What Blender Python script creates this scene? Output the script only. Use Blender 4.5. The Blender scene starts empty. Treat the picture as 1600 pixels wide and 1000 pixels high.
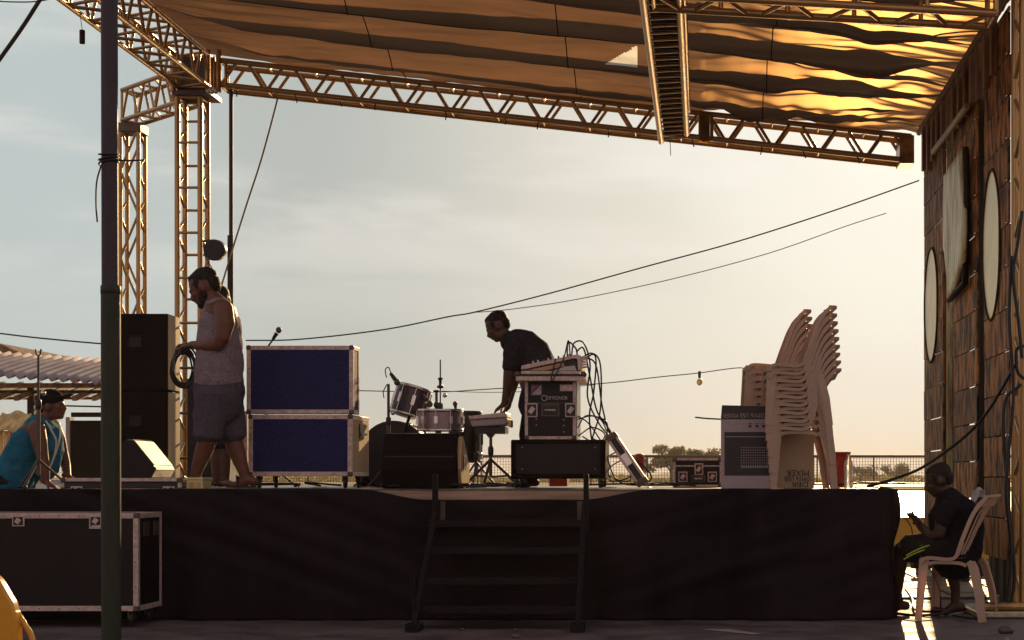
import bpy, bmesh, math, random
from math import sin, cos, pi, radians, sqrt
from mathutils import Vector, Matrix, noise, Quaternion

random.seed(7)
sc = bpy.context.scene
col = sc.collection
R = random.uniform

# ------------------------------------------------------------------ camera
# picture pixel (1600x1000) -> place: focal 2400 px, eye 1.03 m over the ground
F, CX, CY, EYE = 2400.0, 1100.0, 745.0, 1.03
cam = bpy.data.cameras.new('camera')
co = bpy.data.objects.new('camera', cam)
col.objects.link(co)
co.location = (0, 0, EYE)
co.rotation_euler = (radians(90), 0, 0)
cam.sensor_width = 36
cam.lens = F / 1600 * 36
cam.shift_x = (800 - CX) / 1600
cam.shift_y = (CY - 500) / 1600
cam.clip_start = .1
cam.clip_end = 5000
sc.camera = co

# ------------------------------------------------------------------ sky, sun
SAZ, SEL = radians(7.7), radians(13.8)
SUN = Vector((sin(SAZ) * cos(SEL), cos(SAZ) * cos(SEL), sin(SEL)))
world = bpy.data.worlds.new('World')
sc.world = world
world.use_nodes = True
wn, wl = world.node_tree.nodes, world.node_tree.links
wn.clear()


def wnode(t, **k):
    n = wn.new(t)
    for a, b in k.items():
        setattr(n, a, b)
    return n


def wmath(op, a, b=None, clamp=False):
    n = wnode('ShaderNodeMath', operation=op, use_clamp=clamp)
    for i, v in enumerate((a, b)):
        if v is None:
            continue
        if isinstance(v, (int, float)):
            n.inputs[i].default_value = v
        else:
            wl.new(v, n.inputs[i])
    return n.outputs[0]


def wmix(f, a, b, blend='MIX'):
    n = wnode('ShaderNodeMix', data_type='RGBA', blend_type=blend)
    for i, v in ((0, f), (6, a), (7, b)):
        if isinstance(v, (int, float)):
            n.inputs[i].default_value = v
        elif isinstance(v, tuple):
            n.inputs[i].default_value = v + (1,)
        else:
            wl.new(v, n.inputs[i])
    return n.outputs[2]


def wramp(f, stops, interp='EASE'):
    n = wnode('ShaderNodeValToRGB')
    n.color_ramp.interpolation = interp
    e = n.color_ramp.elements
    while len(e) < len(stops):
        e.new(.5)
    for el, (p, c) in zip(e, stops):
        el.position = p
        el.color = tuple(c) + (1,)
    wl.new(f, n.inputs[0])
    return n.outputs[0]


tc = wnode('ShaderNodeTexCoord')
nrm = wnode('ShaderNodeVectorMath', operation='NORMALIZE')
wl.new(tc.outputs['Generated'], nrm.inputs[0])
sep = wnode('ShaderNodeSeparateXYZ')
wl.new(nrm.outputs[0], sep.inputs[0])
dot = wnode('ShaderNodeVectorMath', operation='DOT_PRODUCT')
wl.new(nrm.outputs[0], dot.inputs[0])
dot.inputs[1].default_value = SUN
ang = wmath('DIVIDE', wmath('ARCCOSINE', dot.outputs['Value']), pi)      # 0 at the sun, 1 opposite
sky = wnode('ShaderNodeTexSky', sky_type='NISHITA', sun_disc=False)
sky.sun_elevation = SEL
sky.sun_rotation = SAZ
sky.air_density = 1.0
sky.dust_density = 2.0
hs = wnode('ShaderNodeHueSaturation')
hs.inputs['Saturation'].default_value = .5
wl.new(sky.outputs[0], hs.inputs['Color'])
nish = wnode('ShaderNodeVectorMath', operation='SCALE')
wl.new(hs.outputs[0], nish.inputs[0])
nish.inputs['Scale'].default_value = .003
# thin-overcast veil of a humid evening, bright round the sun, pinkish opposite it
veil = wramp(ang, [(0, (.94, .90, .76)), (.03, (.80, .78, .69)), (.065, (.67, .65, .57)), (.12, (.46, .495, .47)),
                   (.17, (.50, .575, .575)), (.26, (.36, .42, .42)), (.5, (.38, .31, .31)), (1, (.58, .40, .36))])
zen = wramp(sep.outputs[2], [(.3, (1, 1, 1)), (.8, (.42, .46, .52))])
veil = wmix(1.0, veil, zen, 'MULTIPLY')
hor = wmath('POWER', wmath('SUBTRACT', 1, wmath('ABSOLUTE', sep.outputs[2]), True), 22)
veil = wmix(wmath('MULTIPLY', hor, .55), veil, wramp(ang, [(0, (.80, .66, .42)), (.07, (.68, .60, .43)), (.14, (.53, .54, .45)), (.5, (.42, .33, .30)), (1, (.5, .36, .33))]))
mp = wnode('ShaderNodeMapping')
mp.inputs['Scale'].default_value = (1.0, 1.0, 5.5)
mp.inputs['Rotation'].default_value = (0, radians(4), 0)
wl.new(nrm.outputs[0], mp.inputs[0])
nz = wnode('ShaderNodeTexNoise')
nz.inputs['Scale'].default_value = 3.4
nz.inputs['Detail'].default_value = 7
nz.inputs['Roughness'].default_value = .52
nz.inputs['Distortion'].default_value = .3
wl.new(mp.outputs[0], nz.inputs['Vector'])
cl = wramp(nz.outputs['Fac'], [(.46, (0, 0, 0)), (.66, (1, 1, 1))])
above = wramp(sep.outputs[2], [(.06, (0, 0, 0)), (.2, (1, 1, 1))])
cf = wmath('MULTIPLY', wmath('MULTIPLY', cl, above), .6)
skyc = wmix(cf, veil, (.86, .82, .76))
add = wnode('ShaderNodeVectorMath', operation='ADD')
wl.new(skyc, add.inputs[0])
wl.new(nish.outputs[0], add.inputs[1])
bg = wnode('ShaderNodeBackground')
bg.inputs['Strength'].default_value = .97
wl.new(add.outputs[0], bg.inputs[0])
wo = wnode('ShaderNodeOutputWorld')
wl.new(bg.outputs[0], wo.inputs[0])

sd = bpy.data.lights.new('sun', 'SUN')
sd.energy = 5.0
sd.angle = radians(.6)
sd.color = (1.0, .66, .32)
so = bpy.data.objects.new('sun', sd)
col.objects.link(so)
so.rotation_euler = (-SUN).to_track_quat('-Z', 'Y').to_euler()
so.location = (3, 30, 20)
sc.view_settings.view_transform = 'Standard'
sc.view_settings.look = 'None'
sc.view_settings.exposure = 0
sc.view_settings.gamma = 1
sc.view_settings.use_curve_mapping = False
sc.cycles.use_denoising = True
sc.cycles.max_bounces = 6
sc.cycles.transparent_max_bounces = 12
sc.cycles.sample_clamp_indirect = 4


# ------------------------------------------------------------------ helpers
def P(x, y, Y):
    return Vector(((x - CX) * Y / F, Y, EYE - (y - CY) * Y / F))


def XX(x, Y):
    return (x - CX) * Y / F


def ZZ(y, Y):
    return EYE - (y - CY) * Y / F


ORG = {}


class MB:
    def __init__(s):
        s.v, s.f, s.sm = [], [], []

    def add(s, vs, fs, smooth=False):
        o = len(s.v)
        s.v += [Vector(p) for p in vs]
        s.f += [tuple(i + o for i in f) for f in fs]
        s.sm += [smooth] * len(fs)
        return s

    def box(s, x0, x1, y0, y1, z0, z1):
        x0, x1 = sorted((x0, x1)); y0, y1 = sorted((y0, y1)); z0, z1 = sorted((z0, z1))
        vs = [(x, y, z) for x in (x0, x1) for y in (y0, y1) for z in (z0, z1)]
        return s.add(vs, [(0, 1, 3, 2), (4, 6, 7, 5), (0, 4, 5, 1), (2, 3, 7, 6), (0, 2, 6, 4), (1, 5, 7, 3)])

    def obox(s, c, size, rot=None):
        m = rot.to_matrix() if rot is not None and hasattr(rot, 'to_matrix') else (rot or Matrix.Identity(3))
        sx, sy, sz = [k / 2 for k in size]
        vs = [Vector(c) + m @ Vector((x, y, z)) for x in (-sx, sx) for y in (-sy, sy) for z in (-sz, sz)]
        return s.add(vs, [(0, 1, 3, 2), (4, 6, 7, 5), (0, 4, 5, 1), (2, 3, 7, 6), (0, 2, 6, 4), (1, 5, 7, 3)])

    def tube(s, pts, r, n=8, caps=True, closed=False):
        pts = [Vector(p) for p in pts]
        k = len(pts)
        rs = r if isinstance(r, (list, tuple)) else [r] * k
        vs, fs = [], []
        ref = None
        for i, p in enumerate(pts):
            if closed:
                t = pts[(i + 1) % k] - pts[i - 1]
            else:
                t = pts[min(i + 1, k - 1)] - pts[max(i - 1, 0)]
            t = t.normalized() if t.length > 1e-9 else Vector((0, 0, 1))
            if ref is None:
                ref = t.orthogonal().normalized()
            ref = (ref - t * ref.dot(t))
            ref = ref.normalized() if ref.length > 1e-6 else t.orthogonal().normalized()
            b = t.cross(ref)
            for j in range(n):
                a = 2 * pi * j / n
                vs.append(p + (ref * cos(a) + b * sin(a)) * rs[i])
        m = k if closed else k - 1
        for i in range(m):
            for j in range(n):
                a, b_ = i * n + j, i * n + (j + 1) % n
                c, d = ((i + 1) % k) * n + (j + 1) % n, ((i + 1) % k) * n + j
                fs.append((a, b_, c, d))
        s.add(vs, fs, True)
        if caps and not closed:
            s.add(vs[:n], [tuple(reversed(range(n)))])
            s.add(vs[-n:], [tuple(range(n))])
        return s

    def limb(s, pts, rad, n=14, cap=3):
        """closed tapering limb; rad = (in-picture radius, depth radius) per point"""
        pts = [Vector(p) for p in pts]
        rad = [(a, a) if not isinstance(a, tuple) else a for a in rad]
        P2, R2 = [], []
        t0 = (pts[0] - pts[1]).normalized()
        t1 = (pts[-1] - pts[-2]).normalized()
        for i in range(cap, 0, -1):
            a = i / cap * pi / 2 * .96
            P2.append(pts[0] + t0 * min(rad[0]) * sin(a)); R2.append((rad[0][0] * cos(a), rad[0][1] * cos(a)))
        P2 += pts; R2 += rad
        for i in range(1, cap + 1):
            a = i / cap * pi / 2 * .96
            P2.append(pts[-1] + t1 * min(rad[-1]) * sin(a)); R2.append((rad[-1][0] * cos(a), rad[-1][1] * cos(a)))
        k = len(P2)
        vs, fs = [], []
        for i, p in enumerate(P2):
            t = (P2[min(i + 1, k - 1)] - P2[max(i - 1, 0)]).normalized()
            v = Vector((0, 1, 0))
            v = v - t * v.dot(t)
            v = v.normalized() if v.length > .2 else Vector((1, 0, 0))
            u = t.cross(v).normalized()
            for j in range(n):
                a = 2 * pi * j / n
                vs.append(p + u * cos(a) * R2[i][0] + v * sin(a) * R2[i][1])
        for i in range(k - 1):
            for j in range(n):
                fs.append((i * n + j, i * n + (j + 1) % n, (i + 1) * n + (j + 1) % n, (i + 1) * n + j))
        fs.append(tuple(reversed(range(n))))
        fs.append(tuple(range((k - 1) * n, k * n)))
        return s.add(vs, fs, True)

    def ell(s, c, r, rot=None, n=12, m=8):
        c = Vector(c)
        r = (r, r, r) if isinstance(r, (int, float)) else r
        M3 = rot if rot is not None else Matrix.Identity(3)
        vs = [c + M3 @ Vector((0, 0, r[2]))]
        for i in range(1, m):
            for j in range(n):
                a, b = pi * i / m, 2 * pi * j / n
                vs.append(c + M3 @ Vector((r[0] * sin(a) * cos(b), r[1] * sin(a) * sin(b), r[2] * cos(a))))
        vs.append(c + M3 @ Vector((0, 0, -r[2])))
        fs = [(0, 1 + j, 1 + (j + 1) % n) for j in range(n)]
        for i in range(m - 2):
            for j in range(n):
                a, b = 1 + i * n + j, 1 + i * n + (j + 1) % n
                fs.append((a, a + n, b + n, b))
        L = len(vs) - 1
        fs += [(L, L - n + (j + 1) % n, L - n + j) for j in range(n)]
        return s.add(vs, fs, True)

    def lathe(s, prof, c, axis=(0, 0, 1), n=24, smooth=True):
        c = Vector(c)
        q = Vector((0, 0, 1)).rotation_difference(Vector(axis).normalized()).to_matrix()
        vs, fs = [], []
        for r, h in prof:
            for j in range(n):
                a = 2 * pi * j / n
                vs.append(c + q @ Vector((r * cos(a), r * sin(a), h)))
        for i in range(len(prof) - 1):
            for j in range(n):
                fs.append((i * n + j, i * n + (j + 1) % n, (i + 1) * n + (j + 1) % n, (i + 1) * n + j))
        s.add(vs, fs, smooth)
        s.add(vs[:n], [tuple(reversed(range(n)))])
        s.add(vs[-n:], [tuple(range(n))])
        return s

    def prism(s, poly, y0, y1):
        """polygon in (x, z) extruded along y"""
        k = len(poly)
        vs = [(p[0], y0, p[1]) for p in poly] + [(p[0], y1, p[1]) for p in poly]
        fs = [tuple(range(k)), tuple(reversed(range(k, 2 * k)))]
        fs += [(i, i + k, (i + 1) % k + k, (i + 1) % k) for i in range(k)]
        return s.add(vs, fs)

    def prismx(s, poly, x0, x1):
        """polygon in (y, z) extruded along x"""
        k = len(poly)
        vs = [(x0, p[0], p[1]) for p in poly] + [(x1, p[0], p[1]) for p in poly]
        fs = [tuple(range(k)), tuple(reversed(range(k, 2 * k)))]
        fs += [(i, i + k, (i + 1) % k + k, (i + 1) % k) for i in range(k)]
        return s.add(vs, fs)

    def grid(s, fn, nu, nv, smooth=True):
        vs = [fn(i / nu, j / nv) for j in range(nv + 1) for i in range(nu + 1)]
        fs = [(j * (nu + 1) + i, j * (nu + 1) + i + 1, (j + 1) * (nu + 1) + i + 1, (j + 1) * (nu + 1) + i)
              for j in range(nv) for i in range(nu)]
        return s.add(vs, fs, smooth)

    def build(s, name, mat, parent=None, bevel=0, remesh=0, smooth_it=0, solid=0):
        o0 = ORG.get(parent.name, Vector((0, 0, 0))) if parent else Vector((0, 0, 0))
        me = bpy.data.meshes.new(name)
        me.from_pydata([tuple(p - o0) for p in s.v], [], s.f)
        for p, k in zip(me.polygons, s.sm):
            p.use_smooth = k
        bm = bmesh.new(); bm.from_mesh(me)
        bmesh.ops.recalc_face_normals(bm, faces=bm.faces)
        bm.to_mesh(me); bm.free()
        me.materials.append(mat)
        ob = bpy.data.objects.new(name, me)
        col.objects.link(ob)
        if parent:
            ob.parent = parent
            ORG[ob.name] = o0
        if solid:
            m = ob.modifiers.new('solid', 'SOLIDIFY'); m.thickness = solid; m.offset = 0
        if remesh:
            m = ob.modifiers.new('remesh', 'REMESH'); m.mode = 'VOXEL'; m.voxel_size = remesh; m.use_smooth_shade = True
            m = ob.modifiers.new('smooth', 'SMOOTH'); m.factor = .5; m.iterations = smooth_it or 4
        if bevel:
            m = ob.modifiers.new('bevel', 'BEVEL'); m.width = bevel; m.segments = 2; m.limit_method = 'ANGLE'
        return ob


def tag(o, label=None, cat=None, group=None, kind=None):
    for k, v in (('label', label), ('category', cat), ('group', group), ('kind', kind)):
        if v:
            o[k] = v
    return o


def thing(name, label, cat, loc=(0, 0, 0), group=None):
    o = bpy.data.objects.new(name, None)
    o.empty_display_size = .1
    col.objects.link(o)
    o.location = loc
    ORG[o.name] = Vector(loc)
    return tag(o, label, cat, group)


def copy_tree(o, parent=None):
    c = o.copy(); col.objects.link(c)
    if parent:
        c.parent = parent
    for ch in list(o.children):
        copy_tree(ch, c)
    return c


UNIT = {}


def rod(a, b, r, name, mat, parent, n=8):
    """a straight tube as its own object, sharing one unit mesh per material"""
    a, b = Vector(a), Vector(b)
    key = (mat.name, n)
    if key not in UNIT:
        o = MB().tube([(0, 0, 0), (0, 0, 1)], 1, n).build(name, mat)
        UNIT[key] = o.data
    else:
        o = bpy.data.objects.new(name, UNIT[key])
        col.objects.link(o)
    if parent:
        o.parent = parent
        ORG[o.name] = ORG[parent.name]
    o0 = ORG[parent.name] if parent else Vector((0, 0, 0))
    o.location = a - o0
    d = b - a
    o.rotation_mode = 'QUATERNION'
    o.rotation_quaternion = Vector((0, 0, 1)).rotation_difference(d.normalized())
    o.scale = (r, r, d.length)
    return o


def curve(pts, k=8):
    """Catmull-Rom through points"""
    pts = [Vector(p) for p in pts]
    pts = [pts[0] * 2 - pts[1]] + pts + [pts[-1] * 2 - pts[-2]]
    out = []
    for i in range(1, len(pts) - 2):
        p0, p1, p2, p3 = pts[i - 1:i + 3]
        for j in range(k):
            t = j / k
            out.append(.5 * ((2 * p1) + (p2 - p0) * t + (2 * p0 - 5 * p1 + 4 * p2 - p3) * t * t + (3 * p1 - p0 - 3 * p2 + p3) * t ** 3))
    out.append(pts[-2])
    return out


# ------------------------------------------------------------------ materials
def mat(name, c, rough=.6, metal=0, var=.18, scale=6, bump=.15, bscale=60, stretch=(1, 1, 1), c2=None, spec=.5,
        trans=0, emit=0, rvar=0, dirt=None, objrand=0, coat=0, bdist=.004, wide=.3):
    m = bpy.data.materials.new(name)
    m.use_nodes = True
    N, L = m.node_tree.nodes, m.node_tree.links
    b = N['Principled BSDF']
    t = N.new('ShaderNodeTexCoord')
    mp_ = N.new('ShaderNodeMapping'); mp_.inputs['Scale'].default_value = stretch
    L.new(t.outputs['Object'], mp_.inputs[0])
    n1 = N.new('ShaderNodeTexNoise'); n1.inputs['Scale'].default_value = scale; n1.inputs['Detail'].default_value = 6
    n1.inputs['Roughness'].default_value = .6
    L.new(mp_.outputs[0], n1.inputs['Vector'])
    r = N.new('ShaderNodeValToRGB')
    r.color_ramp.elements[0].position = .5 - wide / 2; r.color_ramp.elements[1].position = .5 + wide / 2
    lo = tuple(max(0, k * (1 - var)) for k in c); hi = tuple(min(1, k * (1 + var)) for k in (c2 or c))
    r.color_ramp.elements[0].color = lo + (1,); r.color_ramp.elements[1].color = hi + (1,)
    L.new(n1.outputs['Fac'], r.inputs[0])
    cout = r.outputs[0]
    if dirt:
        n3 = N.new('ShaderNodeTexNoise'); n3.inputs['Scale'].default_value = dirt[1]; n3.inputs['Detail'].default_value = 8
        n3.inputs['Roughness'].default_value = .7
        L.new(t.outputs['Object'], n3.inputs['Vector'])
        r3 = N.new('ShaderNodeValToRGB'); r3.color_ramp.elements[0].position = dirt[2]; r3.color_ramp.elements[1].position = min(1, dirt[2] + .12)
        L.new(n3.outputs['Fac'], r3.inputs[0])
        mx = N.new('ShaderNodeMix'); mx.data_type = 'RGBA'
        L.new(r3.outputs[0], mx.inputs[0]); L.new(cout, mx.inputs[6]); mx.inputs[7].default_value = dirt[0] + (1,)
        cout = mx.outputs[2]
    if objrand:
        oi = N.new('ShaderNodeObjectInfo')
        h = N.new('ShaderNodeHueSaturation')
        mr = N.new('ShaderNodeMapRange'); mr.inputs[3].default_value = 1 - objrand; mr.inputs[4].default_value = 1 + objrand
        L.new(oi.outputs['Random'], mr.inputs[0]); L.new(mr.outputs[0], h.inputs['Value']); L.new(cout, h.inputs['Color'])
        cout = h.outputs[0]
        ad = N.new('ShaderNodeVectorMath'); ad.operation = 'ADD'
        sc_ = N.new('ShaderNodeMath'); sc_.operation = 'MULTIPLY'; sc_.inputs[1].default_value = 37
        L.new(oi.outputs['Random'], sc_.inputs[0])
        L.new(t.outputs['Object'], ad.inputs[0]); L.new(sc_.outputs[0], ad.inputs[1]); L.new(ad.outputs[0], mp_.inputs[0])
    L.new(cout, b.inputs['Base Color'])
    b.inputs['Roughness'].default_value = rough
    if rvar:
        mr = N.new('ShaderNodeMapRange'); mr.inputs[3].default_value = max(.02, rough - rvar); mr.inputs[4].default_value = min(1, rough + rvar)
        mr.inputs[1].default_value = .35; mr.inputs[2].default_value = .65
        L.new(n1.outputs['Fac'], mr.inputs[0]); L.new(mr.outputs[0], b.inputs['Roughness'])
    b.inputs['Metallic'].default_value = metal
    b.inputs['Specular IOR Level'].default_value = spec
    b.inputs['Coat Weight'].default_value = coat
    if trans:
        b.inputs['Transmission Weight'].default_value = trans
    if emit:
        b.inputs['Emission Color'].default_value = tuple(c) + (1,); b.inputs['Emission Strength'].default_value = emit
    if bump:
        n2 = N.new('ShaderNodeTexNoise'); n2.inputs['Scale'].default_value = bscale; n2.inputs['Detail'].default_value = 4
        L.new(mp_.outputs[0], n2.inputs['Vector'])
        bu = N.new('ShaderNodeBump'); bu.inputs['Strength'].default_value = bump; bu.inputs['Distance'].default_value = bdist
        L.new(n2.outputs['Fac'], bu.inputs['Height']); L.new(bu.outputs[0], b.inputs['Normal'])
    return m


def sheet_mat(name, c, tr, amt=.5, scatter=0, rough=.5, scale=5, spec=.02, bump=.3, bscale=14, stretch=(1, 1, 1), bdist=.01):
    """thin cloth / plastic that lets light through"""
    m = bpy.data.materials.new(name)
    m.use_nodes = True
    N, L = m.node_tree.nodes, m.node_tree.links
    N.clear()
    t = N.new('ShaderNodeTexCoord')
    mp_ = N.new('ShaderNodeMapping'); mp_.inputs['Scale'].default_value = stretch
    L.new(t.outputs['Object'], mp_.inputs[0])
    n1 = N.new('ShaderNodeTexNoise'); n1.inputs['Scale'].default_value = scale; n1.inputs['Detail'].default_value = 7
    L.new(mp_.outputs[0], n1.inputs['Vector'])
    r = N.new('ShaderNodeValToRGB'); r.color_ramp.elements[0].position = .3; r.color_ramp.elements[1].position = .7
    r.color_ramp.elements[0].color = tuple(k * .75 for k in tr) + (1,); r.color_ramp.elements[1].color = tuple(min(1, k * 1.15) for k in tr) + (1,)
    L.new(n1.outputs['Fac'], r.inputs[0])
    n2 = N.new('ShaderNodeTexNoise'); n2.inputs['Scale'].default_value = bscale; n2.inputs['Detail'].default_value = 5
    L.new(mp_.outputs[0], n2.inputs['Vector'])
    bu = N.new('ShaderNodeBump'); bu.inputs['Strength'].default_value = bump; bu.inputs['Distance'].default_value = bdist
    L.new(n2.outputs['Fac'], bu.inputs['Height'])
    d = N.new('ShaderNodeBsdfDiffuse'); d.inputs[0].default_value = tuple(c) + (1,)
    tl = N.new('ShaderNodeBsdfTranslucent'); L.new(r.outputs[0], tl.inputs[0])
    L.new(bu.outputs[0], d.inputs['Normal']); L.new(bu.outputs[0], tl.inputs['Normal'])
    mx = N.new('ShaderNodeMixShader'); mx.inputs[0].default_value = amt
    L.new(d.outputs[0], mx.inputs[1]); L.new(tl.outputs[0], mx.inputs[2])
    out = mx.outputs[0]
    if scatter:
        rf = N.new('ShaderNodeBsdfRefraction'); rf.inputs['IOR'].default_value = 1.14; rf.inputs['Roughness'].default_value = rough
        rf.inputs[0].default_value = (.70, .44, .20, 1)
        m2 = N.new('ShaderNodeMixShader'); m2.inputs[0].default_value = scatter
        L.new(out, m2.inputs[1]); L.new(rf.outputs[0], m2.inputs[2]); out = m2.outputs[0]
    gl = N.new('ShaderNodeBsdfGlossy'); gl.inputs['Roughness'].default_value = .38; gl.inputs[0].default_value = (.9, .8, .7, 1)
    L.new(bu.outputs[0], gl.inputs['Normal'])
    m3 = N.new('ShaderNodeMixShader'); m3.inputs[0].default_value = spec
    L.new(out, m3.inputs[1]); L.new(gl.outputs[0], m3.inputs[2])
    o = N.new('ShaderNodeOutputMaterial'); L.new(m3.outputs[0], o.inputs[0])
    return m


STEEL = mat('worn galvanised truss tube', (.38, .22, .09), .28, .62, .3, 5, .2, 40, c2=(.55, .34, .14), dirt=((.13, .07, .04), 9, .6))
STEELD = mat('dull dark steel', (.12, .09, .08), .5, .6, .3, 7, .2, 40)
ALU = mat('scuffed aluminium edging', (.62, .47, .42), .45, .35, .25, 30, .3, 90, dirt=((.16, .1, .09), 45, .62))
CHROME = mat('chrome hardware', (.75, .7, .68), .2, 1, .1, 8, 0)
BLKLAM = mat('black laminate panel', (.008, .004, .006), .4, 0, .3, 8, .15, 120, spec=.3, dirt=((.018, .011, .013), 14, .66))
BLUELAM = mat('navy blue laminate panel', (.015, .018, .088), .6, 0, .3, 90, .3, 150, c2=(.022, .026, .11), dirt=((.05, .045, .10), 7, .68), spec=.15)
BLKPLA = mat('black plastic', (.014, .011, .012), .38, 0, .25, 10, .15, 90)
BLKFAB = mat('black stage skirt cloth', (.011, .0055, .009), .8, 0, .35, 3, .5, 300, stretch=(1, 1, .25), spec=.2, dirt=((.015, .009, .013), 3, .58))
CARPET = mat('black speaker carpet', (.009, .005, .005), .85, 0, .4, 40, .6, 260, spec=.15)
DECK = mat('worn stage deck', (.10, .07, .06), .38, 0, .4, 3, .4, 50, rvar=.15, dirt=((.22, .17, .13), 6, .62))
WOODF = mat('bare fascia board', (.42, .27, .19), .7, 0, .3, 6, .4, 60, stretch=(.3, 1, 4), dirt=((.16, .1, .08), 12, .62))
RUBBER = mat('black cable rubber', (.012, .01, .01), .42, 0, .2, 10, 0)
GROUND = mat('dusty dark asphalt', (.11, .07, .085), .62, 0, .35, 2.2, .9, 34, rvar=.16, c2=(.12, .088, .09), dirt=((.17, .13, .12), 1.3, .66), bdist=.012)
TERR = mat('glazed terrace paving', (.30, .24, .18), .34, 0, .2, 3, .3, 24, rvar=.1)
TILE = mat('yard paving slab', (.22, .14, .07), .62, 0, .3, 3, .5, 30, rvar=.14, dirt=((.1, .07, .05), 5, .6), objrand=.2)
OCHRE = mat('ochre painted render', (.70, .38, .06), .75, 0, .2, 3, .4, 40, dirt=((.3, .17, .05), 5, .62))
FIELD = mat('dry grass field', (.17, .15, .05), .95, 0, .35, .12, .3, 2, c2=(.26, .21, .07))
HILL = mat('far scrub hills', (.11, .11, .06), .95, 0, .3, .02, 0)
LEAF = sheet_mat('haze pale leaves', (.11, .10, .045), (.34, .28, .08), .45, scale=1.2, bump=0)  # leaf colours lightened to stand in for the haze of distance
BARK = mat('bark', (.08, .055, .035), .9, 0, .3, 4, .5, 20)
WOOD = mat('stained rustic plank', (.06, .021, .006), .6, 0, .5, 7, 1.0, 30, stretch=(1, 1.4, .5), c2=(.40, .175, .045), objrand=.25, bdist=.012, wide=.22, spec=.12,
           dirt=((.60, .36, .13), 16, .60))
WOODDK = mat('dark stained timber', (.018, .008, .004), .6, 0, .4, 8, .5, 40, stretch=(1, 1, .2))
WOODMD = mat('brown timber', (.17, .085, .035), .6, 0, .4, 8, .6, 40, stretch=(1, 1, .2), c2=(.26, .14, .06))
CREAM = mat('cream lacquered board', (.86, .66, .34), .36, .45, .08, 4, .15, 12, bdist=.004, dirt=((.62, .46, .22), 5, .62))
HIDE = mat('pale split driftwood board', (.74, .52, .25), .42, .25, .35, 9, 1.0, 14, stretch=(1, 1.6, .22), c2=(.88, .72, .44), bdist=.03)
ROPE = mat('dark rope', (.05, .028, .014), .8, 0, .3, 40, .5, 120)
ROPEL = mat('pale rope', (.4, .28, .16), .8, 0, .3, 40, .5, 120)
CANOPY = sheet_mat('brown roof tarpaulin', (.05, .026, .02), (.21, .11, .06), .62, scatter=.022, rough=.78, scale=2.5, spec=.04, bump=.5, bscale=9, stretch=(.35, 2.2, 1), bdist=.02)
PATCH = sheet_mat('tarpaulin sunlight patch', (.9, .8, .62), (1, .95, .8), .85, scatter=.3, rough=.3)  # paler, more translucent cloth that stands for a spot of sunlight
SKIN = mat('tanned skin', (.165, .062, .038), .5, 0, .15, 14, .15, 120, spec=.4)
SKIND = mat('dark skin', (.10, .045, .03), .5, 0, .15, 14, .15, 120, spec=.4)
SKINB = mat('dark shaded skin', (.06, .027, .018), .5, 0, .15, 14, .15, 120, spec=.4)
HAIR = mat('short black hair', (.016, .009, .008), .6, 0, .3, 60, .8, 160, spec=.3)
GREYT = mat('grey marl jersey', (.26, .20, .22), .9, 0, .35, 90, .6, 200, spec=.1)
GREYS = mat('dark grey marl shorts', (.095, .078, .10), .9, 0, .35, 90, .6, 200, spec=.1)
NAVY = mat('dark navy shirt', (.028, .026, .034), .9, 0, .25, 30, .5, 160, spec=.1)
JEANS = mat('dark trousers', (.025, .022, .03), .9, 0, .25, 30, .5, 160, spec=.1)
TEAL = mat('turquoise vest cloth', (.022, .15, .24), .85, 0, .12, 10, .6, 60, spec=.1)
WHITET = mat('white trim cloth', (.6, .56, .55), .8, 0, .1, 20, .3, 100, spec=.1)
BLKT = mat('black jersey', (.016, .012, .015), .9, 0, .3, 30, .5, 160, spec=.1)
LIME = mat('lime stripe', (.42, .50, .05), .7, 0, .1, 20, .2, 100)
WHITEPL = sheet_mat('white chair plastic', (.60, .43, .33), (.80, .52, .26), .34, scale=12, spec=.05, bump=.1, bscale=60, bdist=.002)
GREYPOLE = mat('grey purple painted pole', (.055, .034, .045), .55, .1, .3, 9, .4, 60, dirt=((.12, .07, .06), 12, .6))
GREENPOLE = mat('chipped dark green paint', (.022, .026, .012), .55, .05, .35, 14, .6, 60, dirt=((.06, .052, .036), 22, .58))
CARD = mat('silver printed carton', (.42, .34, .36), .5, 0, .12, 60, .2, 120)
CARDB = mat('tan carton', (.42, .30, .19), .6, 0, .12, 60, .2, 120)
PRINT = mat('dark printed picture', (.02, .013, .017), .35, 0, .3, 30, 0)
PRINTL = mat('pale print', (.55, .5, .5), .5, 0, .1, 30, 0)
INK = mat('black ink', (.02, .015, .02), .6, 0, .1, 30, 0)
RED = mat('red plastic', (.42, .035, .02), .45, 0, .2, 10, .1, 60)
ORANGE = mat('orange red print', (.45, .06, .08), .5, 0, .2, 10, .1, 60)
BLUEP = mat('blue print', (.07, .07, .22), .5, 0, .2, 10, .1, 60)
YELLOW = mat('glossy yellow moulded plastic', (.80, .36, .02), .22, 0, .1, 6, .05, 30, coat=.4)
LEMON = mat('pale yellow tin', (.72, .62, .30), .35, .2, .12, 12, .1, 40)
SILVER = mat('silver sparkle drum wrap', (.32, .25, .26), .3, .7, .4, 160, .2, 160)
PURPD = mat('purple black drum lacquer', (.05, .03, .05), .25, .1, .3, 6, 0)
HEAD = mat('drum head film', (.65, .62, .58), .4, 0, .05, 6, 0)
GRILLE = mat('fine grey speaker grille', (.19, .19, .15), .45, .3, .25, 160, .5, 260)
PLATE = mat('steel mesh plate', (.5, .42, .3), .4, .6, .2, 30, .3, 60)
ROOFT = mat('weathered fibre cement roof', (.36, .29, .31), .75, 0, .3, 3, .4, 30, stretch=(3, .4, 1), dirt=((.2, .15, .15), 4, .6))
WALLW = mat('pale blue white wash', (.58, .62, .62), .8, 0, .12, 2, .3, 30, dirt=((.45, .43, .4), 3, .6))
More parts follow.
